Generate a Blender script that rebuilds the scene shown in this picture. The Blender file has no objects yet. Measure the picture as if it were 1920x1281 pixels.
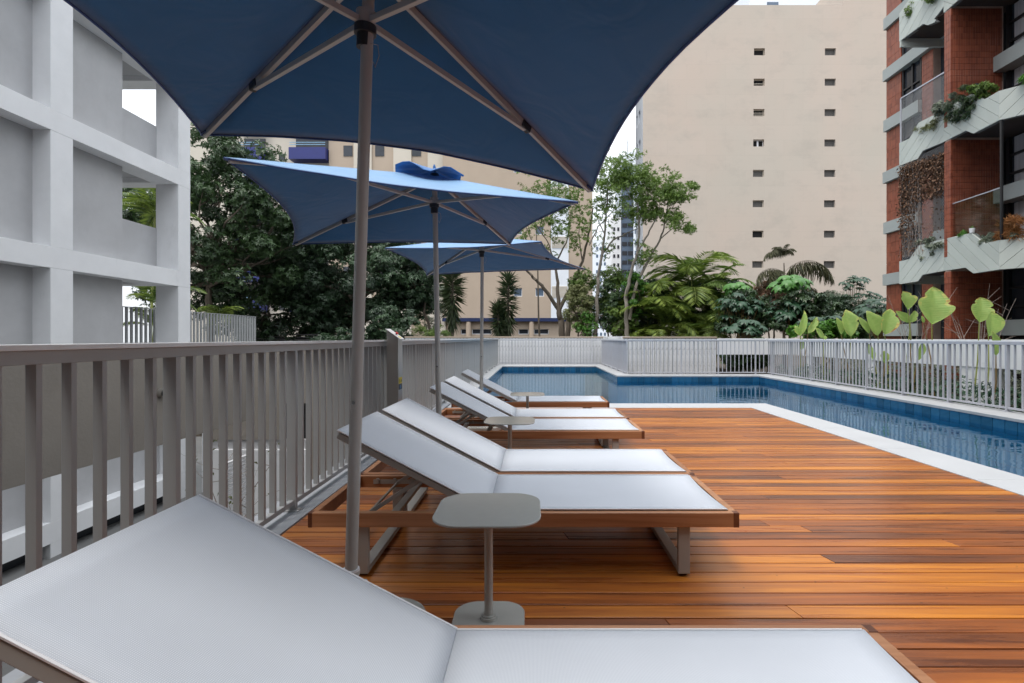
import bpy, math, random
import numpy as np
from mathutils import Vector, Matrix, noise as mnoise
R = math.radians
random.seed(7); rng = np.random.default_rng(7)
S = bpy.context.scene
COL = S.collection

# ------------------------------------------------------------------ camera, sky, sun, exposure
CAM_H = 1.12
cd = bpy.data.cameras.new('camera'); cam = bpy.data.objects.new('camera', cd); COL.objects.link(cam)
cam.location = (0, 0, CAM_H); cam.rotation_euler = (R(90), 0, 0)
cd.sensor_width = 36; cd.lens = 18.75; cd.shift_x = -43/1920; cd.shift_y = -6.5/1920
cd.clip_start = 0.05; cd.clip_end = 2000
S.camera = cam
W = bpy.data.worlds.new('World'); S.world = W; W.use_nodes = True
wn = W.node_tree.nodes; wl = W.node_tree.links
bgn = wn['Background']
sky = wn.new('ShaderNodeTexSky'); sky.sky_type = 'NISHITA'; sky.sun_disc = False
SUN_EL, SUN_ROT = R(68), R(215)
sky.sun_elevation = SUN_EL; sky.sun_rotation = SUN_ROT; sky.dust_density = 3
wm = wn.new('ShaderNodeMix'); wm.data_type = 'RGBA'; wm.inputs[0].default_value = 0.80
wl.new(sky.outputs[0], wm.inputs[6]); wm.inputs[7].default_value = (9.9, 10.3, 10.8, 1)   # bright even cloud over the blue
wt_ = wn.new('ShaderNodeTexCoord'); ws_ = wn.new('ShaderNodeSeparateXYZ'); wr_ = wn.new('ShaderNodeMapRange')
wr_.inputs['To Min'].default_value = .66; wr_.inputs['To Max'].default_value = 1.5        # overcast sky: brighter overhead than at the horizon
wl.new(wt_.outputs['Generated'], ws_.inputs[0]); wl.new(ws_.outputs[2], wr_.inputs[0])
wv_ = wn.new('ShaderNodeVectorMath'); wv_.operation = 'SCALE'; wl.new(wm.outputs[2], wv_.inputs[0]); wl.new(wr_.outputs[0], wv_.inputs['Scale'])
wl.new(wv_.outputs[0], bgn.inputs[0]); bgn.inputs[1].default_value = 0.13
sd = bpy.data.lights.new('sun', 'SUN'); sd.energy = 1.2; sd.angle = R(18); sd.color = (1.0, 0.95, 0.88)
sun = bpy.data.objects.new('sun', sd); COL.objects.link(sun)
sdir = Vector((math.sin(SUN_ROT)*math.cos(SUN_EL), math.cos(SUN_ROT)*math.cos(SUN_EL), math.sin(SUN_EL)))
sun.rotation_euler = sdir.to_track_quat('Z', 'Y').to_euler()
S.view_settings.view_transform = 'Standard'; S.view_settings.look = 'None'
S.view_settings.exposure = 0.47; S.view_settings.gamma = 1; S.view_settings.use_curve_mapping = False
S.cycles.max_bounces = 8; S.cycles.transparent_max_bounces = 24; S.cycles.caustics_reflective = False
S.cycles.caustics_refractive = False

def spot(px, py, Y):                       # a point of the place, Y metres ahead of where the photographer stood
    return Vector(((px-1003)*Y/1000, Y, CAM_H + (634-py)*Y/1000))

# ------------------------------------------------------------------ materials
MATS = {}
def nmat(name):
    m = bpy.data.materials.new(name); m.use_nodes = True; MATS[name] = m
    return m, m.node_tree.nodes, m.node_tree.links, m.node_tree.nodes['Principled BSDF']
def add(n, t, **k):
    x = n.new(t)
    for a, b in k.items(): setattr(x, a, b)
    return x
def surf(name, col, rough=.6, var=.12, nscale=3., bump=.0, bscale=60., metal=0., spec=.5, stain=None, coat=0, obj_rand=0, fine=0., stretch=(1,1,1)):
    m, n, l, b = nmat(name)
    tc = add(n, 'ShaderNodeTexCoord'); mp = add(n, 'ShaderNodeMapping'); mp.inputs['Scale'].default_value = stretch
    l.new(tc.outputs['Object'], mp.inputs[0])
    nz = add(n, 'ShaderNodeTexNoise'); nz.inputs['Scale'].default_value = nscale; nz.inputs['Detail'].default_value = 8; nz.inputs['Roughness'].default_value = .65
    l.new(mp.outputs[0], nz.inputs[0])
    mr = add(n, 'ShaderNodeMapRange'); mr.inputs['From Min'].default_value = .3; mr.inputs['From Max'].default_value = .7
    mr.inputs['To Min'].default_value = 1-var; mr.inputs['To Max'].default_value = 1+var
    l.new(nz.outputs[0], mr.inputs[0])
    hs = add(n, 'ShaderNodeHueSaturation'); hs.inputs['Color'].default_value = (*col, 1)
    src = mr.outputs[0]
    if obj_rand:
        oi = add(n, 'ShaderNodeObjectInfo'); m2 = add(n, 'ShaderNodeMapRange')
        m2.inputs['To Min'].default_value = 1-obj_rand; m2.inputs['To Max'].default_value = 1+obj_rand
        l.new(oi.outputs['Random'], m2.inputs[0]); mu = add(n, 'ShaderNodeMath', operation='MULTIPLY')
        l.new(src, mu.inputs[0]); l.new(m2.outputs[0], mu.inputs[1]); src = mu.outputs[0]
    l.new(src, hs.inputs['Value'])
    out = hs.outputs[0]
    if stain:                              # (colour, scale, threshold, strength, stretch)
        sc, ss, th, st, sx = stain
        m3 = add(n, 'ShaderNodeMapping'); m3.inputs['Scale'].default_value = sx; l.new(tc.outputs['Object'], m3.inputs[0])
        z = add(n, 'ShaderNodeTexNoise'); z.inputs['Scale'].default_value = ss; z.inputs['Detail'].default_value = 10; z.inputs['Roughness'].default_value = .7
        l.new(m3.outputs[0], z.inputs[0])
        r2 = add(n, 'ShaderNodeMapRange'); r2.inputs['From Min'].default_value = th; r2.inputs['From Max'].default_value = th+.18; r2.inputs['To Max'].default_value = st
        l.new(z.outputs[0], r2.inputs[0]); mx = add(n, 'ShaderNodeMix', data_type='RGBA')
        l.new(r2.outputs[0], mx.inputs[0]); l.new(out, mx.inputs[6]); mx.inputs[7].default_value = (*sc, 1); out = mx.outputs[2]
    l.new(out, b.inputs['Base Color'])
    b.inputs['Roughness'].default_value = rough; b.inputs['Metallic'].default_value = metal
    b.inputs['Specular IOR Level'].default_value = spec; b.inputs['Coat Weight'].default_value = coat; b.inputs['Coat Roughness'].default_value = .15
    if bump:
        z = add(n, 'ShaderNodeTexNoise'); z.inputs['Scale'].default_value = bscale; z.inputs['Detail'].default_value = 5
        l.new(mp.outputs[0], z.inputs[0]); bp = add(n, 'ShaderNodeBump'); bp.inputs['Strength'].default_value = bump; bp.inputs['Distance'].default_value = .01
        l.new(z.outputs[0], bp.inputs['Height']); l.new(bp.outputs[0], b.inputs['Normal'])
    return m
M = MATS
surf('beam_white', (.82,.83,.85), .75, .04, 1.2, .1, 60)
surf('navy_paint', (.008,.02,.08), .5, .08, 2)
surf('white_render', (.82,.825,.83), .75, .05, 1.2, .15, 90, stain=((.42,.43,.44), 1.3, .60, .35, (1,1,.35)))
surf('grey_render', (.47,.47,.475), .8, .07, 1.5, .12, 70, stain=((.33,.33,.34), 1.0, .58, .3, (1,1,.3)))
surf('beige_render', (.30,.27,.235), .85, .09, 1.0, .3, 25, stain=((.2,.18,.15), 1.6, .6, .4, (1,1,.5)))
surf('fence_paint', (.37,.38,.385), .42, .04, 4, .03, 40)
surf('pale_fence_paint', (.45,.46,.50), .42, .04, 4, .03, 40)
surf('cap_paint', (.82,.83,.84), .28, .05, 4, .04, 40, stain=((.45,.45,.44), 4, .6, .3, (1,1,1)))
surf('pole_paint', (.46,.475,.46), .32, .04, 6, .02, 40)
surf('table_paint', (.44,.445,.415), .22, .03, 6, .05, 25, coat=.4)
surf('leg_paint', (.37,.37,.35), .38, .04, 6, .02, 40)
surf('dark_plastic', (.03,.033,.035), .4, .1)
surf('steel', (.52,.50,.47), .3, .05, 3, .03, 200, metal=.9, stretch=(1,1,.05))
surf('chrome', (.75,.75,.74), .12, .05, 3, .0, metal=1)
surf('white_plastic', (.75,.75,.77), .4, .02)
surf('white_stone', (.48,.49,.50), .6, .05, 2.0, .1, 90, stain=((.5,.51,.52), 2.5, .6, .25, (1,1,1)))
surf('coping_stone', (.40,.405,.41), .7, .07, 4.0, .2, 70, stain=((.38,.38,.38), 3, .58, .4, (1,1,1)))
surf('curb_grey', (.33,.35,.38), .6, .08, 5.0, .15, 70, stain=((.2,.2,.2), 4, .62, .4, (1,1,1)))
surf('under_deck', (.03,.02,.015), .9)
surf('soil', (.07,.055,.04), .95, .3, 8, .6, 30)
surf('street', (.16,.16,.155), .9, .2, .6, .3, 10)
surf('concrete_dark', (.2,.2,.195), .9, .12, 2, .3, 30)
surf('tower_beige', (.575,.485,.41), .85, .06, .35, .25, 5, stain=((.43,.39,.33), .22, .46, .55, (1,1,1.8)), fine=1)
m, n, l, b = nmat('tower_plaster')
tc = add(n, 'ShaderNodeTexCoord')
def nzn(scale, detail, st, rough=.6):
    mp = add(n, 'ShaderNodeMapping'); mp.inputs['Scale'].default_value = st; l.new(tc.outputs['Object'], mp.inputs[0])
    z = add(n, 'ShaderNodeTexNoise'); z.inputs['Scale'].default_value = scale; z.inputs['Detail'].default_value = detail; z.inputs['Roughness'].default_value = rough; l.new(mp.outputs[0], z.inputs[0]); return z.outputs[0]
def rmp(v, a, b_, c, d):
    r = add(n, 'ShaderNodeMapRange'); r.inputs['From Min'].default_value = a; r.inputs['From Max'].default_value = b_; r.inputs['To Min'].default_value = c; r.inputs['To Max'].default_value = d; l.new(v, r.inputs[0]); return r.outputs[0]
def mixc(f, c1, c2, mode='MIX'):
    x = add(n, 'ShaderNodeMix', data_type='RGBA'); x.blend_type = mode; l.new(f, x.inputs[0])
    for q, c in ((6,c1),(7,c2)):
        if isinstance(c, tuple): x.inputs[q].default_value = (*c,1)
        else: l.new(c, x.inputs[q])
    return x.outputs[2]
c = mixc(rmp(nzn(.09,3,(1,1,.8)),.35,.65,0,1), (.50,.45,.385), (.545,.455,.385))
c = mixc(rmp(nzn(.35,9,(1,1,1.6),.7),.5,.72,0,.5), c, (.39,.35,.305))
c = mixc(rmp(nzn(.9,8,(1,1,.12),.7),.52,.75,0,.35), c, (.53,.475,.41))
mp = add(n, 'ShaderNodeMapping'); mp.inputs['Rotation'].default_value = (R(90),0,0); l.new(tc.outputs['Object'], mp.inputs[0])
bk = add(n, 'ShaderNodeTexBrick'); bk.inputs['Scale'].default_value = 1; bk.inputs['Brick Width'].default_value = 3.7; bk.inputs['Row Height'].default_value = 1.45; bk.inputs['Mortar Size'].default_value = .035; bk.inputs['Mortar Smooth'].default_value = .6
bk.inputs['Color1'].default_value = (1,1,1,1); bk.inputs['Color2'].default_value = (.975,.975,.97,1); bk.inputs['Mortar'].default_value = (.94,.94,.94,1); l.new(mp.outputs[0], bk.inputs[0])
x = add(n, 'ShaderNodeValue'); x.outputs[0].default_value = .75
c = mixc(x.outputs[0], c, bk.outputs[0], 'MULTIPLY')
l.new(c, b.inputs['Base Color']); b.inputs['Roughness'].default_value = .9
surf('tower_band', (.50,.43,.37), .85, .06, .35)
surf('cream', (.58,.53,.45), .8, .05, .4, stain=((.55,.5,.43), .4, .6, .35, (1,1,.3)))
surf('beige_wall', (.44,.355,.275), .8, .05, .4, stain=((.45,.38,.31), .5, .6, .35, (1,1,.3)))
surf('blue_paint', (.018,.026,.16), .5, .08, 2)
surf('light_blue_rail', (.25,.45,.62), .5, .05)
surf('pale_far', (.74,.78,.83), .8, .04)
surf('glass_dark', (.035,.04,.05), .08, .4, .8)
surf('glass_blue', (.10,.14,.20), .1, .3, .8)
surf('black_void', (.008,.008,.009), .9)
surf('black_frame', (.018,.018,.02), .4)
surf('curtain', (.5,.5,.52), .9, .25, 14, stretch=(1,1,.02))
surf('grille', (.09,.085,.08), .8, .5, 14)
surf('terracotta', (.36,.105,.052), .55, .13, 2.5, .1, 60, obj_rand=.10, stain=((.45,.3,.24), 1.3, .64, .35, (1,1,.4)))
surf('joint_mortar', (.5,.37,.31), .9)
surf('band_grey', (.37,.40,.385), .75, .06, 1.2, .15, 40)
surf('panel_grey', (.50,.535,.49), .6, .05, 1.0, .05, 40, obj_rand=.05, stain=((.36,.385,.36), 1.1, .62, .4, (1,1,.5)))
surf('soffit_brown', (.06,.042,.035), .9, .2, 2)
surf('rubber', (.03,.03,.03), .8)
surf('red_plastic', (.5,.02,.02), .35)
surf('yellow_vinyl', (.75,.62,.03), .5)
surf('blue_vinyl', (.04,.2,.5), .4)
surf('bark', (.13,.105,.08), .9, .3, 6, .8, 25, stretch=(1,1,.3))
surf('bark_pale', (.24,.21,.175), .9, .3, 8, .7, 25, stretch=(1,1,.3), stain=((.35,.36,.32), 6, .58, .6, (1,1,1)))
surf('twig_grey', (.30,.25,.22), .9, .2)
surf('black_sheet', (.02,.02,.022), .5)

# woven sling
m, n, l, b = nmat('sling')
tc = add(n, 'ShaderNodeTexCoord'); 
w1 = add(n, 'ShaderNodeTexWave', bands_direction='X'); w1.inputs['Scale'].default_value = 95
w2 = add(n, 'ShaderNodeTexWave', bands_direction='Y'); w2.inputs['Scale'].default_value = 80
l.new(tc.outputs['Object'], w1.inputs[0]); l.new(tc.outputs['Object'], w2.inputs[0])
mu = add(n, 'ShaderNodeMath', operation='MULTIPLY'); l.new(w1.outputs[1], mu.inputs[0]); l.new(w2.outputs[1], mu.inputs[1])
mx = add(n, 'ShaderNodeMix', data_type='RGBA'); mx.inputs[6].default_value = (.56,.595,.655,1); mx.inputs[7].default_value = (.83,.86,.90,1)
l.new(mu.outputs[0], mx.inputs[0])
nz = add(n, 'ShaderNodeTexNoise'); nz.inputs['Scale'].default_value = 2.2; nz.inputs['Detail'].default_value = 6; l.new(tc.outputs['Object'], nz.inputs[0])
mr = add(n, 'ShaderNodeMapRange'); mr.inputs['To Min'].default_value = .9; mr.inputs['To Max'].default_value = 1.07; l.new(nz.outputs[0], mr.inputs[0])
hs = add(n, 'ShaderNodeHueSaturation'); l.new(mx.outputs[2], hs.inputs['Color']); l.new(mr.outputs[0], hs.inputs['Value'])
l.new(hs.outputs[0], b.inputs['Base Color']); b.inputs['Roughness'].default_value = .62
bp = add(n, 'ShaderNodeBump'); bp.inputs['Strength'].default_value = .12; bp.inputs['Distance'].default_value = .001
l.new(mu.outputs[0], bp.inputs['Height']); l.new(bp.outputs[0], b.inputs['Normal'])

# umbrella cloth (a little light comes through it)
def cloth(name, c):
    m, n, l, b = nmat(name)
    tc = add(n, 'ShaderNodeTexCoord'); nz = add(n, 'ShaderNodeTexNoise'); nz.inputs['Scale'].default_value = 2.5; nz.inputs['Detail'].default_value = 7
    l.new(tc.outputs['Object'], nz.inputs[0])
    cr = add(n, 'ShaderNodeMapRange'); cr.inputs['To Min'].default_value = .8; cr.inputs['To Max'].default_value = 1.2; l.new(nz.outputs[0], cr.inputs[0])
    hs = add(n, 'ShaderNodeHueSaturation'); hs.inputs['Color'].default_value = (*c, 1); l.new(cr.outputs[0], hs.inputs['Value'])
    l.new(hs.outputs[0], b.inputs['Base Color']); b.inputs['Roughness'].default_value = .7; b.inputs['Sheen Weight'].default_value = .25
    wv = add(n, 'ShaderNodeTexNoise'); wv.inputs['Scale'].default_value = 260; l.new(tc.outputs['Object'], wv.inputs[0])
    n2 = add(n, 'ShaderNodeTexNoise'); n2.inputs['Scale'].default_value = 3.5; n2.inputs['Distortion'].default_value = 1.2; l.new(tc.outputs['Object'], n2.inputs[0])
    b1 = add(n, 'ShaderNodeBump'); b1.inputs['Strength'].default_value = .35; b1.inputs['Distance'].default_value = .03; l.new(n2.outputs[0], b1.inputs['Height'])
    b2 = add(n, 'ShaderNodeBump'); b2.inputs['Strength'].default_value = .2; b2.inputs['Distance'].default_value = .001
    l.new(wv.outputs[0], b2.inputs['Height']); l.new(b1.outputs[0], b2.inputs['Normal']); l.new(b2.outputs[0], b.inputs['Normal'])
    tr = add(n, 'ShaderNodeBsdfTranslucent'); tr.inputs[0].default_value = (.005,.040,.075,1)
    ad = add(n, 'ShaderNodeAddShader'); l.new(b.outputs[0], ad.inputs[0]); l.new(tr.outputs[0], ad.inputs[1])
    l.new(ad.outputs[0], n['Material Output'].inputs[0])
cloth('canopy_blue_shaded', (.008,.105,.25)); cloth('canopy_blue', (.19,.36,.58)); cloth('hem_blue', (.02,.055,.19)); cloth('cap_blue', (.05,.18,.45))  # underside colour darkened as shade, top lightened as skylight, on one cloth

# wood
def wood(name, c0, c1, c2, rough, yscale, objrand=True, coat=.0, axis='X', scuff=True):
    m, n, l, b = nmat(name)
    tc = add(n, 'ShaderNodeTexCoord'); mp = add(n, 'ShaderNodeMapping')
    mp.inputs['Scale'].default_value = (.55, yscale, yscale) if axis == 'X' else (yscale, .55, yscale)
    geo = add(n, 'ShaderNodeNewGeometry'); oi = add(n, 'ShaderNodeObjectInfo')
    va = add(n, 'ShaderNodeVectorMath', operation='SCALE'); va.inputs['Scale'].default_value = 37.0
    cx = add(n, 'ShaderNodeCombineXYZ'); l.new(oi.outputs['Random'], cx.inputs[0]); l.new(oi.outputs['Random'], cx.inputs[1]); l.new(cx.outputs[0], va.inputs[0])
    ad = add(n, 'ShaderNodeVectorMath', operation='ADD'); l.new(geo.outputs['Position'], mp.inputs[0]); l.new(mp.outputs[0], ad.inputs[0]); l.new(va.outputs[0], ad.inputs[1])
    nz = add(n, 'ShaderNodeTexNoise'); nz.inputs['Scale'].default_value = 1.6; nz.inputs['Detail'].default_value = 9; nz.inputs['Roughness'].default_value = .62; nz.inputs['Distortion'].default_value = .9
    l.new(ad.outputs[0], nz.inputs[0])
    m1 = add(n, 'ShaderNodeMapRange'); m1.inputs['To Min'].default_value = -.20; m1.inputs['To Max'].default_value = .19; l.new(oi.outputs['Random'], m1.inputs[0])
    # colour changes slowly along each board too
    sc = add(n, 'ShaderNodeTexNoise'); sc.inputs['Scale'].default_value = .7; sc.inputs['Detail'].default_value = 2
    a2 = add(n, 'ShaderNodeVectorMath', operation='ADD'); l.new(geo.outputs['Position'], a2.inputs[0]); l.new(va.outputs[0], a2.inputs[1]); l.new(a2.outputs[0], sc.inputs[0])
    m4 = add(n, 'ShaderNodeMapRange'); m4.inputs['From Min'].default_value=.3; m4.inputs['From Max'].default_value=.7; m4.inputs['To Min'].default_value = -.09; m4.inputs['To Max'].default_value = .09; l.new(sc.outputs[0], m4.inputs[0])
    s1 = add(n, 'ShaderNodeMath', operation='ADD'); l.new(nz.outputs[0], s1.inputs[0])
    if objrand: l.new(m1.outputs[0], s1.inputs[1])
    else: s1.inputs[1].default_value = 0
    s2 = add(n, 'ShaderNodeMath', operation='ADD'); l.new(s1.outputs[0], s2.inputs[0]); l.new(m4.outputs[0], s2.inputs[1])
    cr = add(n, 'ShaderNodeValToRGB'); e = cr.color_ramp.elements
    e[0].position = .22; e[0].color = (*c0, 1); e[1].position = .78; e[1].color = (*c2, 1)
    x = e.new(.5); x.color = (*c1, 1)
    l.new(s2.outputs[0], cr.inputs[0]); out = cr.outputs[0]
    if scuff:                              # pale scuffs and tiny nicks
        z = add(n, 'ShaderNodeTexNoise'); z.inputs['Scale'].default_value = 9; z.inputs['Detail'].default_value = 12; z.inputs['Roughness'].default_value = .75; z.inputs['Distortion'].default_value = 2
        l.new(geo.outputs['Position'], z.inputs[0]); r2 = add(n, 'ShaderNodeMapRange'); r2.inputs['From Min'].default_value = .63; r2.inputs['From Max'].default_value = .75; r2.inputs['To Max'].default_value = .5
        l.new(z.outputs[0], r2.inputs[0]); mx = add(n, 'ShaderNodeMix', data_type='RGBA'); l.new(r2.outputs[0], mx.inputs[0]); l.new(out, mx.inputs[6]); mx.inputs[7].default_value = (.5,.27,.14,1); out = mx.outputs[2]
        vo = add(n, 'ShaderNodeTexVoronoi'); vo.inputs['Scale'].default_value = 7; l.new(geo.outputs['Position'], vo.inputs[0])
        r3 = add(n, 'ShaderNodeMapRange'); r3.inputs['From Min'].default_value = .02; r3.inputs['From Max'].default_value = .045; r3.inputs['To Min'].default_value = .8; r3.inputs['To Max'].default_value = 0
        l.new(vo.outputs['Distance'], r3.inputs[0]); m3 = add(n, 'ShaderNodeMix', data_type='RGBA'); l.new(r3.outputs[0], m3.inputs[0]); l.new(out, m3.inputs[6]); m3.inputs[7].default_value = (.08,.03,.015,1); out = m3.outputs[2]
    l.new(out, b.inputs['Base Color'])
    rr = add(n, 'ShaderNodeMapRange'); rr.inputs['To Min'].default_value = rough-.12; rr.inputs['To Max'].default_value = rough+.18
    l.new(nz.outputs[0], rr.inputs[0]); l.new(rr.outputs[0], b.inputs['Roughness']); b.inputs['Coat Weight'].default_value = coat; b.inputs['Coat Roughness'].default_value = .28
    bp = add(n, 'ShaderNodeBump'); bp.inputs['Strength'].default_value = .25; bp.inputs['Distance'].default_value = .002; l.new(nz.outputs[0], bp.inputs['Height']); l.new(bp.outputs[0], b.inputs['Normal'])
wood('deck_wood', (.12,.04,.019), (.37,.108,.024), (.63,.225,.028), .27, 11, coat=.2)
wood('teak', (.21,.085,.034), (.37,.16,.07), (.5,.25,.125), .42, 16, scuff=False)
wood('teak_end', (.10,.03,.012), (.15,.05,.02), (.2,.07,.03), .5, 16, scuff=False)

# pool tiles, basin and water
m, n, l, b = nmat('pool_tile')
oi = add(n, 'ShaderNodeObjectInfo'); tc = add(n, 'ShaderNodeTexCoord'); nz = add(n, 'ShaderNodeTexNoise'); nz.inputs['Scale'].default_value = 14; nz.inputs['Detail'].default_value = 6
l.new(tc.outputs['Object'], nz.inputs[0]); a = add(n, 'ShaderNodeMath', operation='ADD'); l.new(oi.outputs['Random'], a.inputs[0]); l.new(nz.outputs[0], a.inputs[1])
cr = add(n, 'ShaderNodeMapRange'); cr.inputs['From Max'].default_value = 2; cr.inputs['To Min'].default_value = .5; cr.inputs['To Max'].default_value = 1.6; l.new(a.outputs[0], cr.inputs[0])
hs = add(n, 'ShaderNodeHueSaturation'); hs.inputs['Color'].default_value = (.020,.105,.20,1); l.new(cr.outputs[0], hs.inputs['Value'])
l.new(hs.outputs[0], b.inputs['Base Color']); b.inputs['Roughness'].default_value = .25
surf('grout', (.10,.19,.27), .8)
m, n, l, b = nmat('basin_tile')
geo = add(n, 'ShaderNodeNewGeometry'); bk = add(n, 'ShaderNodeTexBrick'); bk.offset = 0
bk.inputs['Scale'].default_value = 1; bk.inputs['Brick Width'].default_value = .2; bk.inputs['Row Height'].default_value = .2; bk.inputs['Mortar Size'].default_value = .005
bk.inputs['Color1'].default_value = (.05,.31,.46,1); bk.inputs['Color2'].default_value = (.04,.25,.40,1); bk.inputs['Mortar'].default_value = (.10,.2,.28,1)
sp = add(n, 'ShaderNodeSeparateXYZ'); l.new(geo.outputs['Position'], sp.inputs[0]); ax = add(n, 'ShaderNodeMath', operation='ADD'); l.new(sp.outputs[0], ax.inputs[0]); l.new(sp.outputs[2], ax.inputs[1])
cb = add(n, 'ShaderNodeCombineXYZ'); l.new(ax.outputs[0], cb.inputs[0]); l.new(sp.outputs[1], cb.inputs[1]); l.new(cb.outputs[0], bk.inputs[0])
l.new(bk.outputs[0], b.inputs['Base Color']); b.inputs['Roughness'].default_value = .4
m, n, l, b = nmat('water'); n.remove(b)
fr = add(n, 'ShaderNodeFresnel'); fr.inputs[0].default_value = 1.34; gl = add(n, 'ShaderNodeBsdfGlossy'); gl.inputs['Roughness'].default_value = .012
gl.inputs[0].default_value = (.80,.93,1,1)
tr = add(n, 'ShaderNodeBsdfTransparent'); tr.inputs[0].default_value = (.40,.80,.91,1); ms = add(n, 'ShaderNodeMixShader')
tc = add(n, 'ShaderNodeTexCoord'); mp = add(n, 'ShaderNodeMapping'); mp.inputs['Scale'].default_value = (1.0,1.6,1)
n1 = add(n, 'ShaderNodeTexNoise'); n1.inputs['Scale'].default_value = 3.0; n1.inputs['Detail'].default_value = 2; n1.inputs['Distortion'].default_value = .5
l.new(tc.outputs['Object'], mp.inputs[0]); l.new(mp.outputs[0], n1.inputs[0])
bp = add(n, 'ShaderNodeBump'); bp.inputs['Strength'].default_value = .13; bp.inputs['Distance'].default_value = .03; l.new(n1.outputs[0], bp.inputs['Height'])
for q in (fr, gl): l.new(bp.outputs[0], q.inputs['Normal'])
l.new(fr.outputs[0], ms.inputs[0]); l.new(tr.outputs[0], ms.inputs[1]); l.new(gl.outputs[0], ms.inputs[2]); l.new(ms.outputs[0], n['Material Output'].inputs[0])

# board-formed weathered concrete
m, n, l, b = nmat('weathered_white')
tc = add(n, 'ShaderNodeTexCoord')
z1 = add(n, 'ShaderNodeTexNoise'); z1.inputs['Scale'].default_value = 1.1; z1.inputs['Detail'].default_value = 4; l.new(tc.outputs['Object'], z1.inputs[0])
z2 = add(n, 'ShaderNodeTexNoise'); z2.inputs['Scale'].default_value = 9; z2.inputs['Detail'].default_value = 12; z2.inputs['Roughness'].default_value = .8; l.new(tc.outputs['Object'], z2.inputs[0])
a = add(n, 'ShaderNodeMath', operation='ADD'); l.new(z1.outputs[0], a.inputs[0]); l.new(z2.outputs[0], a.inputs[1])
cr = add(n, 'ShaderNodeValToRGB'); e = cr.color_ramp.elements; e[0].position = .50; e[0].color = (.76,.77,.78,1); e[1].position = .60; e[1].color = (.36,.36,.37,1)
mr = add(n, 'ShaderNodeMapRange'); mr.inputs['From Max'].default_value = 2; l.new(a.outputs[0], mr.inputs[0]); l.new(mr.outputs[0], cr.inputs[0])
l.new(cr.outputs[0], b.inputs['Base Color']); b.inputs['Roughness'].default_value = .9

def leafmat(name, dark, light, rough=.42, trans=.25, hue=.03):
    m, n, l, b = nmat(name)
    at = add(n, 'ShaderNodeAttribute', attribute_name='rnd'); oi = add(n, 'ShaderNodeObjectInfo')
    a = add(n, 'ShaderNodeMath', operation='MULTIPLY_ADD'); l.new(oi.outputs['Random'], a.inputs[0]); a.inputs[1].default_value = .25; l.new(at.outputs['Fac'], a.inputs[2])
    cr = add(n, 'ShaderNodeValToRGB'); e = cr.color_ramp.elements; e[0].color = (*dark, 1); e[1].color = (*light, 1); e[0].position = .05; e[1].position = 1.0
    l.new(a.outputs[0], cr.inputs[0]); l.new(cr.outputs[0], b.inputs['Base Color']); b.inputs['Roughness'].default_value = rough
    t = add(n, 'ShaderNodeBsdfTranslucent'); l.new(cr.outputs[0], t.inputs[0]); ms = add(n, 'ShaderNodeMixShader'); ms.inputs[0].default_value = trans
    l.new(b.outputs[0], ms.inputs[1]); l.new(t.outputs[0], ms.inputs[2]); l.new(ms.outputs[0], n['Material Output'].inputs[0])
leafmat('leaf_dark', (.009,.024,.012), (.07,.13,.045), .36, .2)
leafmat('leaf_darkbig', (.010,.028,.014), (.06,.115,.05), .38, .2)
leafmat('leaf_mid', (.055,.11,.02), (.19,.29,.06), .5, .3)
leafmat('leaf_olive', (.09,.11,.035), (.26,.28,.12), .6, .3)
leafmat('leaf_bright', (.04,.13,.015), (.14,.33,.05), .4, .35)
leafmat('leaf_palm', (.065,.125,.02), (.31,.40,.08), .42, .3)
leafmat('leaf_fishtail', (.05,.06,.03), (.17,.165,.085), .6, .15)
leafmat('leaf_schef', (.009,.036,.018), (.04,.11,.05), .40, .15)
leafmat('leaf_schef_bright', (.05,.17,.03), (.15,.36,.08), .36, .25)
leafmat('leaf_yucca', (.02,.045,.02), (.10,.14,.06), .5, .15)
leafmat('leaf_brown', (.06,.03,.018), (.26,.15,.09), .8, .15)
leafmat('leaf_rust', (.2,.06,.02), (.42,.2,.07), .7, .2)
leafmat('leaf_grey', (.10,.13,.09), (.30,.34,.25), .6, .2)
m, n, l, b = nmat('paddle_leaf')
at = add(n, 'ShaderNodeAttribute', attribute_name='rnd'); tc = add(n, 'ShaderNodeTexCoord'); nz = add(n, 'ShaderNodeTexNoise'); nz.inputs['Scale'].default_value = 5; nz.inputs['Detail'].default_value = 6
l.new(tc.outputs['Object'], nz.inputs[0]); a = add(n, 'ShaderNodeMath', operation='MULTIPLY_ADD'); l.new(nz.outputs[0], a.inputs[0]); a.inputs[1].default_value = .35; l.new(at.outputs['Fac'], a.inputs[2])
cr = add(n, 'ShaderNodeValToRGB'); e = cr.color_ramp.elements; e[0].position = .2; e[0].color = (.27,.46,.11,1); e[1].position = 1.13; e[1].color = (.45,.22,.07,1)
x = e.new(.62); x.color = (.42,.55,.16,1); x = e.new(.93); x.color = (.72,.62,.18,1); e[-1].position = 1.0
oi = add(n, 'ShaderNodeObjectInfo'); hs = add(n, 'ShaderNodeHueSaturation'); mr = add(n, 'ShaderNodeMapRange'); mr.inputs['To Min'].default_value = .85; mr.inputs['To Max'].default_value = 1.25
l.new(oi.outputs['Random'], mr.inputs[0]); l.new(a.outputs[0], cr.inputs[0]); l.new(cr.outputs[0], hs.inputs['Color']); l.new(mr.outputs[0], hs.inputs['Value'])
wv = add(n, 'ShaderNodeTexWave', bands_direction='Y'); wv.inputs['Scale'].default_value = 9; wv.inputs['Distortion'].default_value = .4; l.new(tc.outputs['Object'], wv.inputs[0])
bp = add(n, 'ShaderNodeBump'); bp.inputs['Strength'].default_value = .3; bp.inputs['Distance'].default_value = .01; l.new(wv.outputs[1], bp.inputs['Height']); l.new(bp.outputs[0], b.inputs['Normal'])
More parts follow.
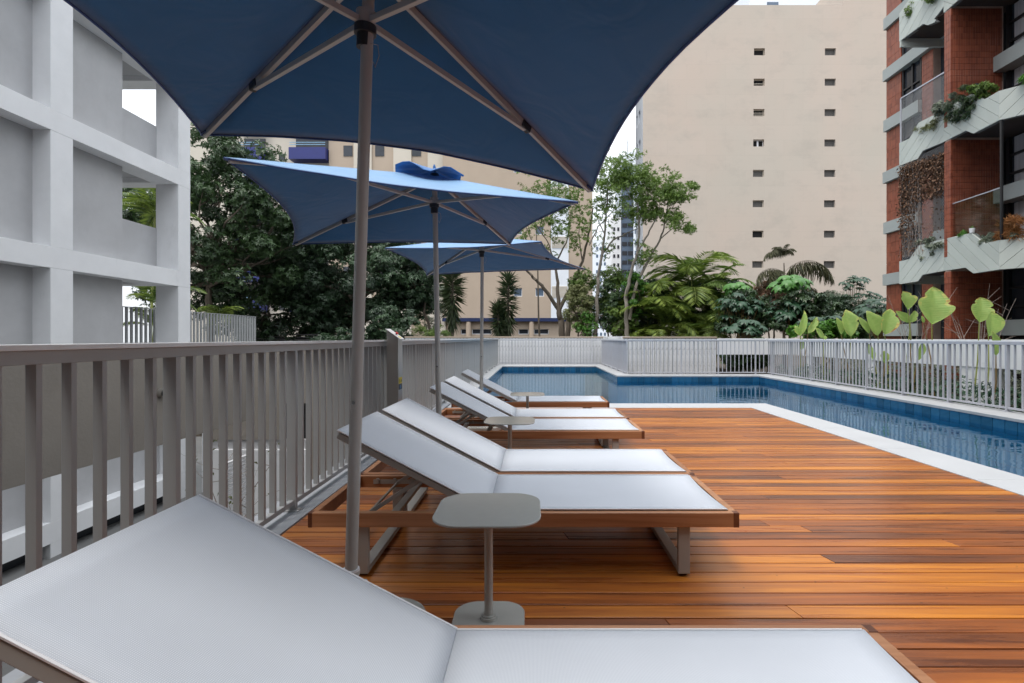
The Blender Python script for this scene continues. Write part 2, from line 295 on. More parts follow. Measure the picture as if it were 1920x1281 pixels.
l.new(hs.outputs[0], b.inputs['Base Color']); b.inputs['Roughness'].default_value = .5
t = add(n, 'ShaderNodeBsdfTranslucent'); l.new(hs.outputs[0], t.inputs[0]); ms = add(n, 'ShaderNodeMixShader'); ms.inputs[0].default_value = .35
l.new(b.outputs[0], ms.inputs[1]); l.new(t.outputs[0], ms.inputs[2]); l.new(ms.outputs[0], n['Material Output'].inputs[0])
surf('stem_green', (.25,.28,.07), .5, .2)
surf('stem_brown', (.22,.14,.05), .6, .2)
m, n, l, b = nmat('rail_glass'); n.remove(b)
gl = add(n, 'ShaderNodeBsdfGlossy'); gl.inputs[1].default_value = .05; tr = add(n, 'ShaderNodeBsdfTransparent'); tr.inputs[0].default_value = (.82,.86,.85,1)
ms = add(n, 'ShaderNodeMixShader'); ms.inputs[0].default_value = .07; l.new(tr.outputs[0], ms.inputs[1]); l.new(gl.outputs[0], ms.inputs[2]); l.new(ms.outputs[0], n['Material Output'].inputs[0])

# ------------------------------------------------------------------ mesh helpers
class MB:
    def __init__(s): s.v = []; s.f = []
    def box(s, x0, x1, y0, y1, z0, z1):
        i = len(s.v)
        s.v += [(x0,y0,z0),(x1,y0,z0),(x1,y1,z0),(x0,y1,z0),(x0,y0,z1),(x1,y0,z1),(x1,y1,z1),(x0,y1,z1)]
        s.f += [(i,i+3,i+2,i+1),(i+4,i+5,i+6,i+7),(i,i+1,i+5,i+4),(i+1,i+2,i+6,i+5),(i+2,i+3,i+7,i+6),(i+3,i,i+4,i+7)]
        return s
    def bar(s, a, b, w, h, up=(0,0,1)):      # rectangular bar from a to b
        a = Vector(a); b = Vector(b); d = (b-a).normalized(); u = Vector(up)
        sx = d.cross(u)
        if sx.length < 1e-4: sx = d.cross(Vector((1,0,0)))
        sx.normalize(); u = sx.cross(d).normalized(); i = len(s.v)
        for p in (a, b):
            for q, r in ((-1,-1),(1,-1),(1,1),(-1,1)): s.v.append(tuple(p + sx*q*w/2 + u*r*h/2))
        s.f += [(i,i+1,i+2,i+3),(i+7,i+6,i+5,i+4)] + [(i+k, i+4+k, i+4+(k+1)%4, i+(k+1)%4) for k in range(4)]
        return s
    def tube(s, pts, rad, n=8, cap=True):
        pts = [Vector(p) for p in pts]; rad = rad if isinstance(rad, (list, tuple)) else [rad]*len(pts); base = len(s.v)
        ref = Vector((1,0,0)) if abs((pts[-1]-pts[0]).normalized().x) < .8 else Vector((0,1,0))
        for k, p in enumerate(pts):
            d = (pts[min(k+1, len(pts)-1)] - pts[max(k-1, 0)]).normalized(); a = d.cross(ref).normalized(); b_ = d.cross(a)
            for j in range(n):
                t = 2*math.pi*j/n; s.v.append(tuple(p + (a*math.cos(t) + b_*math.sin(t))*rad[k]))
        for k in range(len(pts)-1):
            for j in range(n):
                a0 = base+k*n+j; a1 = base+k*n+(j+1)%n; s.f.append((a0, a0+n, a1+n, a1))
        if cap: s.f.append(tuple(base+j for j in range(n))); s.f.append(tuple(base+(len(pts)-1)*n+j for j in reversed(range(n))))
        return s
    def prism(s, poly, z0, z1):              # polygon in XY, extruded in Z
        i = len(s.v); n = len(poly)
        s.v += [(x,y,z0) for x,y in poly] + [(x,y,z1) for x,y in poly]
        s.f += [tuple(i+k for k in reversed(range(n))), tuple(i+n+k for k in range(n))] + [(i+k, i+(k+1)%n, i+n+(k+1)%n, i+n+k) for k in range(n)]
        return s
    def slab(s, pts, nrm, t):                # any planar polygon with thickness t along -nrm
        nrm = Vector(nrm).normalized(); i = len(s.v); n = len(pts)
        s.v += [tuple(Vector(p)) for p in pts] + [tuple(Vector(p)-nrm*t) for p in pts]
        s.f += [tuple(i+k for k in range(n)), tuple(i+n+k for k in reversed(range(n)))] + [(i+k, i+n+k, i+n+(k+1)%n, i+(k+1)%n) for k in range(n)]
        return s
    def mesh(s, name, mat, smooth=False):
        me = bpy.data.meshes.new(name); me.from_pydata(s.v, [], s.f); me.update()
        if mat: me.materials.append(M[mat])
        if smooth: me.polygons.foreach_set('use_smooth', [True]*len(me.polygons))
        return me
    def build(s, name, mat, parent=None, smooth=False, bevel=0, kind=None, loc=None, label=None):
        o = link(name, s.mesh(name, mat, smooth), parent, loc)
        if bevel: bev(o, bevel)
        if kind: o['kind'] = kind
        if label: o['label'] = label
        if smooth:
            md = o.modifiers.new('edge', 'EDGE_SPLIT'); md.split_angle = R(40)
        return o
def bev(o, w, seg=2):
    b = o.modifiers.new('bevel', 'BEVEL'); b.width = w; b.segments = seg; b.limit_method = 'ANGLE'
def link(name, me, parent=None, loc=None, rot=None, scale=None):
    o = bpy.data.objects.new(name, me); COL.objects.link(o)
    if parent: o.parent = parent
    if loc is not None: o.location = loc
    if rot is not None: o.rotation_euler = rot
    if scale is not None: o.scale = scale if hasattr(scale, '__len__') else (scale,)*3
    return o
def thing(name, label, cat, loc=(0,0,0), group=None, rz=0):
    o = bpy.data.objects.new(name, None); COL.objects.link(o); o.location = loc; o.rotation_euler = (0,0,rz); o.empty_display_size = .1
    return tag(o, label, cat, group)
def tag(o, label, cat, group=None):
    o['label'] = label; o['category'] = cat
    if group: o['group'] = group
    return o
def struct(o): o['kind'] = 'structure'; return o
def copy_tree(o, parent=None):
    c = o.copy(); COL.objects.link(c); c.parent = parent
    for ch in o.children: copy_tree(ch, c)
    return c
def np_mesh(name, V, F, mat, rnd=None, smooth=False):
    F = np.asarray(F); k = F.shape[1]; me = bpy.data.meshes.new(name)
    me.vertices.add(len(V)); me.vertices.foreach_set('co', np.asarray(V, np.float32).ravel())
    me.loops.add(F.size); me.loops.foreach_set('vertex_index', F.astype(np.int32).ravel())
    me.polygons.add(len(F)); me.polygons.foreach_set('loop_start', np.arange(0, F.size, k, dtype=np.int32)); me.polygons.foreach_set('loop_total', np.full(len(F), k, np.int32))
    me.update(calc_edges=True)
    if rnd is not None:
        at = me.attributes.new('rnd', 'FLOAT', 'FACE'); at.data.foreach_set('value', np.asarray(rnd, np.float32))
    me.materials.append(M[mat])
    if smooth: me.polygons.foreach_set('use_smooth', [True]*len(me.polygons))
    return me
def unit(a): return a/np.maximum(np.linalg.norm(a, axis=-1, keepdims=True), 1e-9)
def leaves(P, D, L, W, up=None, fold=.18, rnd=None, twist=.5):
    # P points, D directions, L lengths, W widths -> 2 tris per leaf
    N = len(P); D = unit(D); up = np.tile([0,0,1.], (N,1)) if up is None else up
    up = up + rng.normal(0, twist, (N,3)); side = unit(np.cross(D, up)); nr = np.cross(side, D)
    L = np.broadcast_to(L, N)[:,None]; W = np.broadcast_to(W, N)[:,None]
    mid = P + D*L*.45; tip = P + D*L + nr*(-.12*L)
    V = np.stack([P, mid+side*W/2+nr*fold*W, tip, mid-side*W/2+nr*fold*W], 1).reshape(-1,3)
    i = np.arange(N)[:,None]*4; F = np.concatenate([i+[0,1,2], i+[0,2,3]], 1).reshape(-1,3)
    r = rng.random(N) if rnd is None else rnd
    return V, F, np.repeat(r, 2)
def whorl_nodes(C, Rr, n_clump, per, rc, flat=.75, hollow=.35):
    # clump centres inside an ellipsoid (C, Rr); nodes on each clump's upper/outer shell
    q = unit(rng.normal(size=(n_clump,3)))*(hollow+(1-hollow)*rng.random((n_clump,1))**.6); cl = np.array(C)+q*np.array(Rr)
    out = []; ax = []; cid = []
    for k, c in enumerate(cl):
        r = rc*rng.uniform(.6, 1.25); d = unit(rng.normal(size=(per,3))+[0,0,.5]); rad = r*(rng.random((per,1))**.45)
        out.append(c + d*rad*[1,1,flat]); ax.append(unit(d+[0,0,.25]+rng.normal(0,.35,(per,3)))); cid.append(np.full(per, rng.random()))
    return cl, np.concatenate(out), np.concatenate(ax), np.concatenate(cid)
def whorl_leaves(nodes, axes, K, L, W, droop=.35, shade=None, jit=.15):
    N = len(nodes); th = rng.random((N,1))*6.28 + np.arange(K)*6.28/K
    a = unit(np.cross(axes, rng.normal(size=(N,3)))); b_ = np.cross(axes, a)
    D = a[:,None]*np.cos(th)[...,None] + b_[:,None]*np.sin(th)[...,None] + axes[:,None]*.25
    D[...,2] -= droop; D = D + rng.normal(0, jit, D.shape)
    P = np.repeat(nodes, K, 0); D = D.reshape(-1,3); up = np.repeat(axes, K, 0)
    LL = L*rng.uniform(.6, 1.2, len(P)); sh = np.repeat(shade, K) if shade is not None else rng.random(len(P))
    return leaves(P, D, LL, W*LL/L, up, rnd=np.clip(.6*sh+.4*rng.random(len(P)), 0, 1), twist=.25)
def foliage(name, mat, C, Rr, n_clump, per, rc, K, L, W, parent, droop=.35, flat=.75, hollow=.35):
    cl, nd, ax, sh = whorl_nodes(C, Rr, n_clump, per, rc, flat, hollow)
    V, F, r = whorl_leaves(nd, ax, K, L, W, droop, sh)
    return link(name, np_mesh(name, V, F, mat, r), parent), cl
def limbs(name, mat, base, fork, targets, r0, parent, wig=.25, n=7, sub=0):
    mb = MB(); base = Vector(base); fork = Vector(fork)
    def path(a, b, w, k=6):
        return [a.lerp(b, t/k) + Vector((random.gauss(0, w), random.gauss(0, w), random.gauss(0, w*.4)))*math.sin(math.pi*t/k) for t in range(k+1)]
    mb.tube(path(base, fork, wig*.3), [r0*(1-.45*t/6) for t in range(7)], n)
    for t in targets:
        t = Vector(t); s = base.lerp(fork, random.uniform(.75, 1)) if random.random() < .5 else fork
        p = path(s, t, wig); mb.tube(p, [r0*.5*(1-.85*k/6) for k in range(7)], 5)
        for _ in range(sub):
            a = p[random.randint(2, 5)]; e = a + Vector((random.gauss(0,1), random.gauss(0,1), random.uniform(.1,1.2))).normalized()*random.uniform(.4, 1.1)
            mb.tube(path(a, e, wig*.3, 3), [r0*.16, r0*.11, r0*.07, r0*.03], 4)
    return mb.build(name, mat, parent, smooth=True)

# ------------------------------------------------------------------ ground, pool, deck
WATER_Z = -.17
struct(MB().box(-400,400,-200,600,-3.5,-3.2).build('ground', 'street'))
struct(MB().box(7.36,9.05,-3,17.9,-3.2,-.35).box(9.05,40,-3,45,-3.2,-.352).box(2.0,7.36,17.9,45,-3.2,-.351).build('garden_bed', 'soil'))
struct(MB().box(-30,2.0,23.4,48,-3.2,.2).build('garden_terrace', 'soil'))
struct(MB().box(-1.75,3.93,-3,9.10,-3.2,-.06).box(-1.75,-1.32,9.10,23.2,-3.2,-.06).box(-1.32,2.95,21.34,23.2,-3.2,-.06)
       .box(2.49,2.95,15.9,21.34,-3.2,-.06).box(2.95,7.36,15.9,17.9,-3.2,-.06).box(6.71,7.36,-3,15.9,-3.2,-.06).build('deck_base', 'under_deck'))
# pool basin: floor and walls below the tiles
bs = MB(); bs.box(-1.32,2.49,9.10,21.34,-1.5,-1.35).box(2.49,3.93,9.10,15.9,-1.5,-1.35).box(3.93,6.71,-3,15.9,-1.5,-1.351)
for x0,x1,y0,y1 in ((-1.33,-1.31,9.1,21.3),(-1.3,2.45,21.31,21.33),(2.46,2.48,15.88,21.3),(2.46,6.67,15.87,15.89),(6.68,6.70,-3,15.86),(3.915,3.935,-3,9.1),(-1.3,3.915,9.085,9.105)):
    bs.box(x0,x1,y0,y1,-1.35,-.236)
struct(bs.build('pool_basin', 'basin_tile'))
basin = bpy.data.objects['pool_basin']
gb = MB()
for x0,x1,y0,y1 in ((-1.335,-1.312,9.1,21.33),(-1.3,2.45,21.312,21.33),(2.462,2.48,15.88,21.3),(2.46,6.67,15.872,15.89),(6.682,6.70,-3,15.86)):
    gb.box(x0,x1,y0,y1,-.236,-.03)
gb.box(3.915,3.935,-3,9.1,-.236,-.03).box(-1.3,3.915,9.085,9.105,-.236,-.03)
gb.build('grout_backing', 'grout', basin)
tl = MB().box(-.0965,.0965,-.006,.006,-.0985,.0985).mesh('tile', 'pool_tile')
def tiles(p0, p1, rz):
    p0 = Vector(p0); p1 = Vector(p1); n_ = int((p1-p0).length/.2)
    for k in range(n_):
        p = p0.lerp(p1, (k+.5)/n_); link('tile', tl, basin, (p.x, p.y, -.134+random.uniform(-.001,.001)), (0,0,rz+random.gauss(0,.002)))
tiles((6.67,1.9,0),(6.67,15.86,0),R(90)); tiles((2.45,15.86,0),(6.67,15.86,0),0); tiles((2.45,15.86,0),(2.45,21.3,0),R(90))
tiles((-1.3,21.3,0),(2.45,21.3,0),0); tiles((-1.3,9.1,0),(-1.3,21.3,0),R(90))
wp = [(-1.3,9.11),(3.94,9.11),(3.94,-3),(6.67,-3),(6.67,15.86),(2.45,15.86),(2.45,21.3),(-1.3,21.3)]
wt = MB(); wt.v = [(x,y,WATER_Z) for x,y in wp]; wt.f = [tuple(range(8))]
struct(wt.build('water', 'water'))
# copings, slab by slab
cop = struct(MB().box(3.47,3.91,-3,8.55,-.06,-.04).box(-1.42,3.91,8.55,9.08,-.06,-.041).build('pool_edge', 'under_deck'))
y = -3.0
while y < 8.5:
    y1 = min(y+1.2, 8.549); MB().box(3.472,3.94,y+.0012,y1-.0012,-.04,.004).build('coping_slab', 'white_stone', cop, bevel=.004); y = y1+.001
x = -1.42
while x < 3.93:
    x1 = min(x+1.2, 3.94); MB().box(x+.0012,x1-.0012,8.552,9.115,-.04,.004).build('coping_slab', 'white_stone', cop, bevel=.004); x = x1
cop2 = struct(MB().box(6.72,7.34,-3,15.8,-.06,-.042).build('far_pool_edge', 'under_deck'))
def slabs(x0,x1,y0,y1,along,step=.8):
    a, b_ = (y0,y1) if along == 'y' else (x0,x1); n_ = max(1, round((b_-a)/step))
    for k in range(n_):
        u = a+(b_-a)*k/n_+.0015; v = a+(b_-a)*(k+1)/n_-.0015; h = .003+random.uniform(0,.0015)
        (MB().box(x0,x1,u,v,-.04,h) if along == 'y' else MB().box(u,v,y0,y1,-.04,h)).build('coping_slab', 'coping_stone', cop2, bevel=.003)
slabs(6.655,7.3,-3,15.845,'y'); slabs(2.435,7.3,15.848,16.5,'x'); slabs(2.435,2.93,16.503,21.28,'y')
slabs(-1.62,2.93,21.285,22.8,'x'); slabs(-1.74,-1.285,9.12,21.28,'y')
curb = struct(MB().box(-1.75,-1.448,-3,9.115,-.06,.006).build('kerb', 'curb_grey'))

deck = struct(MB().box(-1.44,3.465,-1.6,8.545,-.06,-.045).build('deck', 'under_deck'))
yy = -1.49; row = 0
while yy < 8.50:
    cuts = [-1.443]; x = -1.443 + random.uniform(.9, 5.2)
    while x < 2.7: cuts.append(x); x += random.uniform(2.6, 5)
    cuts.append(3.466)
    for a, b_ in zip(cuts[:-1], cuts[1:]):
        sk = .012; w = .0488
        L0 = a + .0015; L1 = b_ - .0015; k0 = sk if a > -1.4 else 0; k1 = sk if b_ < 3.4 else 0
        MB().prism([(L0+k0,yy-w),(L1+k1,yy-w),(L1-k1,yy+w),(L0-k0,yy+w)], -.022, random.uniform(-.0008,.0008)).build('board', 'deck_wood', deck, bevel=.0022)
    yy += .105; row += 1

# ------------------------------------------------------------------ fences
def fence(name, label, p0, p1, ztop=1.10, zbot=.075, pitch=.127, post_every=9, mat='fence_paint', cap='cap_paint', bw=(.034,.021), post=(.045,.03), capw=.10, feet=True, group=None, nocap=False, side=1, start=0):
    p0 = Vector((*p0,0)); p1 = Vector((*p1,0)); L = (p1-p0).length; d = (p1-p0)/L; rz = math.atan2(d.y, d.x)
    t = thing(name, label, 'fence', p0, group, rz)
    (MB().box(0,L,-capw/2,capw/2,ztop-.018,ztop) if not nocap else MB().box(0,L,-.02,.02,ztop-.02,ztop)).build('top_rail', cap, t, bevel=.002)
    if not nocap: MB().box(0,L,-.026,.026,ztop-.062,ztop-.0185).build('upper_rail', mat, t, bevel=.002)
    zt = ztop-.0622 if not nocap else ztop-.0202
    MB().box(0,L,-.018,.018,zbot-.03,zbot-.0002).build('bottom_rail', mat, t, bevel=.002)
    bm_ = MB().box(-bw[1]/2,bw[1]/2,-bw[0]/2,bw[0]/2,zbot,zt).mesh('bar', mat)
    pm = MB().box(-post[1]/2,post[1]/2,-post[0]/2-.006,post[0]/2+.006,.012,zt).mesh('post', mat)
    fm = MB().box(-.04,.04,-.055,.055,.004,.013).box(-.012,.012,-.052,-.034,.0132,.021).box(-.012,.012,.034,.052,.0132,.021).mesh('foot', mat)
    for k in range(int(L/pitch)+1):
        x = start+k*pitch
        if x > L: break
        if k % post_every == 4:
            link('post', pm, t, (x,0,0))
            if feet: link('foot', fm, t, (x,0,0))
        else: link('bar', bm_, t, (x,0,0), (0,0,random.gauss(0,.01)))
    return t
fence('fence', 'long grey bar fence along the left edge of the deck, behind the loungers', (-1.57,.55), (-1.57,22.75), start=.105)
fence('fence', 'pale grey bar fence along the right side of the lap pool', (7.16,3.0), (7.16,16.42), mat='pale_fence_paint', capw=.05, ztop=1.08, bw=(.028,.015))
fence('fence', 'pale grey bar fence across the far end of the lap pool', (2.86,16.44), (7.12,16.44), mat='pale_fence_paint', capw=.05, ztop=1.08, bw=(.028,.015))
fence('fence', 'short pale fence run where the pool steps back, beside the weathered wall', (2.83,16.5), (2.83,22.7), mat='pale_fence_paint', capw=.05, ztop=1.08, bw=(.028,.015))
fence('fence', 'pale bar fence against the weathered white wall at the far end of the pool', (-1.5,22.75), (2.78,22.75), mat='pale_fence_paint', capw=.05, ztop=1.08, bw=(.028,.015))
fence('fence', 'grey vertical bar fence behind the white concrete frame, in front of trees', (-10.5,11.5), (-10.5,20.05), ztop=1.93, zbot=-.1, pitch=.17, post_every=50, nocap=True, bw=(.05,.05), feet=False, cap='fence_paint')

# ------------------------------------------------------------------ loungers
LH = .304; HX = -.216; A_ = R(27.4)
def curve_sling(x0, x1, w, z, foot=.014, n1=14, n2=12):
    mb = MB()
    for i in range(n1+1):
        for j in range(n2+1):
            v = -1+2*j/n2; x = x0+(x1-x0)*i/n1
            if i > n1-5: x -= foot*(1-v*v)*((i-(n1-5))/5.)**2
            sag = -.006*(1-v*v)*math.sin(math.pi*i/n1) 
            mb.v.append((x, v*w/2, z+sag))
    for i in range(n1):
        for j in range(n2):
            a = i*(n2+1)+j; mb.f.append((a, a+n2+1, a+n2+2, a+1))
    return mb
def make_lounger():
    t = thing('sun_lounger', '', 'sun lounger', (0,0,0), 'white sling sun loungers on the deck')
    for s in (-1, 1): MB().box(-1.054,.952,s*.3325-.0175,s*.3325+.0175,LH-.067,LH).build('side_rail', 'teak', t, bevel=.003)
    MB().box(.917,.9515,-.3145,.3145,LH-.066,LH-.001).build('end_rail', 'teak', t, bevel=.003)
    MB().box(-1.0535,-1.02,-.3145,.3145,LH-.066,LH-.001).build('end_rail', 'teak', t, bevel=.003)
    for s in (-1,1): MB().box(.927,.9535,s*.333-.0186,s*.333+.0186,LH-.0675,LH+.0006).build('end_cap', 'teak_end', t, bevel=.002)
    for s in (-1,1): MB().box(-1.055,-1.035,s*.333-.0186,s*.333+.0186,LH-.0675,LH+.0006).build('end_cap', 'teak_end', t, bevel=.002)
    for x0 in (-.835, .675):
        g = MB()
        for s in (-1,1): g.box(x0,x0+.055,s*.318-.014,s*.318+.014,.012,LH-.0675)
        g.box(x0+.001,x0+.054,-.3035,.3035,.012,.04).build('leg_frame', 'leg_paint', t, bevel=.003)
        lf = t.children[-1] if t.children else None
        ft = MB()
        for s in (-1,1): ft.box(x0+.01,x0+.045,s*.30-.012,s*.30+.012,.0,.012)
        ft.build('foot_pad', 'rubber', t)
    cm = MB()
    for x in (-.70,-.45,.1,.6): cm.box(x,x+.04,-.3145,.3145,LH-.05,LH-.03)
    cm.box(HX-.02,HX+.012,-.3145,.3145,LH-.035,LH-.012).build('crossbar', 'leg_paint', t, bevel=.002)
    sl = MB()
    for s in (-1,1): sl.box(HX+.01,.91,s*.3005-.012,s*.3005+.012,LH-.018,LH+.003)
    sl.build('seat_frame', 'leg_paint', t, bevel=.002)
    o = curve_sling(HX-.002,.913,.628,LH+.0065).build('seat_sling', 'sling', t, smooth=False); md = o.modifiers.new('s', 'SOLIDIFY'); md.thickness = .0045
    for p in o.data.polygons: p.use_smooth = True
    for s in (-1,1): MB().tube([(HX,s*.313,LH+.0065),(.905,s*.313,LH+.0065)],.0038,6).build('edge_piping','white_plastic',t,smooth=True)
    # backrest, hinged at HX
    L = .805; c, s_ = math.cos(A_), math.sin(A_)
    def bp_(u, y, h=0): return (HX - u*c, y, LH+.004 + u*s_ + h)
    fr = MB()
    for s in (-1,1): fr.bar(bp_(.0,s*.300,-.020), bp_(L,s*.300,-.020), .026, .03)
    fr.bar(bp_(L-.012,-.286,-.022), bp_(L-.012,.286,-.022), .024, .026).bar(bp_(.02,-.286,-.02), bp_(.02,.286,-.02), .02, .02).bar(bp_(.45,-.286,-.022), bp_(.45,.286,-.022), .02, .02)
    fr.build('backrest_frame', 'leg_paint', t, bevel=.003)
    bk = MB()
    n1, n2 = 14, 10
    for i in range(n1+1):
        for j in range(n2+1):
            v = -1+2*j/n2; u = L*1.003*i/n1
            p = bp_(u, v*.313, .0055 - .003*(1-v*v)*math.sin(math.pi*i/n1)); bk.v.append(p)
    for i in range(n1):
        for j in range(n2):
            a = i*(n2+1)+j; bk.f.append((a, a+1, a+n2+2, a+n2+1))
    o = bk.build('backrest_sling', 'sling', t); md = o.modifiers.new('s', 'SOLIDIFY'); md.thickness = .004
    for p in o.data.polygons: p.use_smooth = True
    for s in (-1,1): MB().tube([bp_(0,s*.313,.005),bp_(L,s*.313,.005)],.0038,6).build('edge_piping','white_plastic',t,smooth=True)
    # prop stay: U-shaped, from slotted strips up to the backrest
    pr = MB()
    for s in (-1,1): pr.bar((-.80,s*.262,LH-.03), (-.545,s*.262,LH+.135), .010, .020)
    pr.bar((-.80,-.262,LH-.03), (-.80,.262,LH-.03), .012, .012).bar((-.545,-.262,LH+.135), (-.545,.262,LH+.135), .014, .014)
    pr.build('prop_stay', 'leg_paint', t, bevel=.002)
    sp_ = MB()
    for s in (-1,1):
        sp_.box(-.95,-.45,s*.3125-.0015,s*.3125+.0015,LH-.045,LH-.02)
        for k in range(5): sp_.box(-.93+.1*k,-.915+.1*k,s*.306-.005,s*.306+.005,LH-.04,LH-.012)
    sp_.build('notch_strip', 'leg_paint', t)
    return t
proto = make_lounger()
spots = [(1.165, .0, 'nearest white lounger filling the bottom of the picture, back raised to the left'),
         (2.832, .0, 'white lounger right behind the nearest small table, front one of its pair'),
         (3.551, .0, 'white lounger of the nearer pair that stands on the far side, behind its twin'),
         (5.01, .003, 'white lounger behind the middle small table, front one of the second pair'),
         (5.78, -.002, 'rear white lounger of the second pair, just before the farthest small table'),
         (7.12, .0, 'farthest single white lounger by the pool edge with teak frame')]
for i, (yc, rz, lab) in enumerate(spots):
    o = proto if i == 0 else copy_tree(proto)
    o.location = (random.uniform(-.008,.008) if i else 0, yc, 0.0015); o.rotation_euler = (0,0,rz); o['label'] = lab

# ------------------------------------------------------------------ side tables
def squircle(h, r, n=9):
    pts = []
    for cx, cy, a0 in ((h-r,h-r,0),(-h+r,h-r,90),(-h+r,-h+r,180),(h-r,-h+r,270)):
        for k in range(n+1): a = R(a0+90*k/n); pts.append((cx+r*math.cos(a), cy+r*math.sin(a)))
    return pts
def make_table():
    t = thing('side_table', '', 'side table', (0,0,0), 'small grey metal side tables beside the loungers')
    MB().prism(squircle(.205,.115), .438, .447).build('table_top', 'table_paint', t, bevel=.003)
    MB().prism(squircle(.142,.095), .0015, .010).build('base_plate', 'table_paint', t, bevel=.003)
    MB().tube([(0,0,.0102),(0,0,.022),(0,0,.0221),(0,0,.028),(0,0,.0281),(0,0,.4375)], [.034,.034,.028,.028,.0172,.0172], 28).build('stem', 'table_paint', t, smooth=True)
    MB().tube([(0,0,.4255),(0,0,.4378)], [.045,.05], 24).build('collar', 'table_paint', t, smooth=True)
    return t
tb = make_table()
for i, (x, y, rz, lab) in enumerate([(-.183,2.11,.01,'nearest grey side table with rounded square top between the closest loungers'),
                                  (-.205,4.37,-.02,'middle grey side table in front of the second lounger pair'),
                                  (-.09,6.44,.03,'farthest small side table, in front of the single lounger by the water')]):
    o = tb if i == 0 else copy_tree(tb)
    o.location = (x,y,0.0008); o.rotation_euler = (0,0,rz); o['label'] = lab

# ------------------------------------------------------------------ umbrellas
def umbrella(base, hub, top, corners, lab, seed, hs=0):
    rs = random.Random(seed); base = Vector(base); hub = Vector(hub); T = Vector(top); Cn = [Vector(c) for c in corners]
    t = thing('umbrella', lab, 'umbrella', base, 'square blue umbrellas over the loungers')
    L_ = lambda p: tuple(Vector(p)-base)
    ax = (T-base).normalized()
    P = lambda z: base + ax*(z/ax.z)
    # weighted base plate, stem with knob, pole in two lengths
    MB().prism(squircle(.26,.16), .002, .05).build('base_plate', 'table_paint', t, bevel=.006)
    MB().tube([L_(P(.05)),L_(P(.262)),L_(P(.2621)),L_(P(.276))], [.027,.027,.031,.031], 24).build('stem', 'pole_paint', t, smooth=True)
    MB().tube([L_(P(.276)),L_(P(.283))], [.0305,.029], 24).build('stem_ring', 'white_plastic', t, smooth=True)
    k0 = P(.225) - base
    MB().tube([tuple(k0+Vector((.024,-.004,0))), tuple(k0+Vector((.047,-.006,0)))], [.011,.011], 12).build('knob_shaft', 'pole_paint', t, smooth=True)
    MB().tube([tuple(k0+Vector((.047,-.006,0))), tuple(k0+Vector((.057,-.007,0)))], [.019,.019], 16).build('knob', 'white_plastic', t, smooth=True)
    MB().tube([L_(P(.27)), L_(P(.97))], [.0222,.0222], 28).build('lower_pole', 'pole_paint', t, smooth=True)
    MB().tube([L_(P(.97)), L_(T)], [.0208,.0208], 28).build('upper_pole', 'pole_paint', t, smooth=True)
    q = P(.89)-base
    MB().tube([tuple(q+Vector((-.002,-.0225,0))), tuple(q+Vector((-.002,-.026,0)))], [.006,.006], 12).build('bolt', 'chrome', t, smooth=True)
    hz = hub-base
    MB().tube([tuple(hz-ax*.075), tuple(hz-ax*.03), tuple(hz-ax*.029), tuple(hz)], [.0285,.029,.038,.038], 24).build('lower_hub', 'dark_plastic', t, smooth=True)
    MB().tube([tuple(hz), tuple(hz+ax*.05)], [.033,.033], 16).build('hub_collar', 'pole_paint', t, smooth=True)
    MB().tube([L_(T-ax*.05), L_(T+ax*.012)], [.035,.035], 16).build('top_hub', 'dark_plastic', t, smooth=True)
    for c in Cn:
        d = (c-T)
        a = T + d*.02 - ax*.02; b_ = T + d*.985 - ax*.016
        MB().bar(L_(a), L_(b_), .018, .026, ax).build('rib', 'pole_paint', t, bevel=.002)
        j = T + d*.60 - ax*.034
        h0 = hub + ax*.012 + (Vector((d.x,d.y,0)).normalized())*.03
        MB().bar(L_(h0), L_(j), .018, .022, ax).build('strut', 'pole_paint', t, bevel=.002)
        dd = d.normalized()
        MB().bar(L_(j-dd*.03+ax*.010), L_(j+dd*.03+ax*.010), .028, .034, ax).build('joint', 'dark_plastic', t, bevel=.004)
        MB().bar(L_(T+d*.955-ax*.012), L_(T+d*.998-ax*.008), .028, .012, ax).build('corner_pocket', 'hem_blue', t, bevel=.003)
    n1, n2 = 16, 18
    for k in range(4):
        A0, B0 = Cn[k], Cn[(k+1)%4]; mb = MB(); hem = []
        for i in range(n1+1):
            v = i/n1
            for j in range(n2+1):
                u = j/n2; e = A0.lerp(B0, u); e = e + (T-e)*(.115*4*u*(1-u))
                p = T + (e-T)*v
                p.z -= .035*math.sin(math.pi*v)*4*u*(1-u) 
                p.z -= hs*4*u*(1-u)*v*v
                p.z += .004*mnoise.noise(Vector((u*6+seed, v*5, k*3)))*v
                mb.v.append(L_(p))
                if i == n1: hem.append(L_(p))
        for i in range(n1):
            for j in range(n2):
                a = i*(n2+1)+j; mb.f.append((a, a+n2+1, a+n2+2, a+1))
        o = mb.build('canopy_panel', 'canopy_blue_shaded', t, smooth=False); o.data.materials.append(M['canopy_blue']); md = o.modifiers.new('s','SOLIDIFY'); md.thickness = .0018; md.material_offset = 1; md.material_offset_rim = 0
        for p in o.data.polygons: p.use_smooth = True
        MB().tube([tuple(Vector(h)-Vector((0,0,.003))) for h in hem], [.005]*len(hem), 6).build('hem', 'hem_blue', o, smooth=True)
    # wind vent cap with a wavy free edge
    mb = MB(); n3 = 40; rings = 6
    dirs = [(Cn[k]-T) for k in range(4)]
    for i in range(rings+1):
        v = i/rings
        for j in range(n3):
            f = j/n3*4; k = int(f)%4; u = f-int(f)
            d = dirs[k].lerp(dirs[(k+1)%4], u)*.25
            p = T + ax*.045 + d*v; p.z += .05*(1-v)*0 + .028*math.sin(j/n3*2*math.pi*7+seed)*v*v + .02*v*(1-v) + .004 + .02*v
            mb.v.append(L_(p))
    for i in range(rings):
        for j in range(n3):
            a = i*n3+j; b_ = i*n3+(j+1)%n3; mb.f.append((a, b_, b_+n3, a+n3))
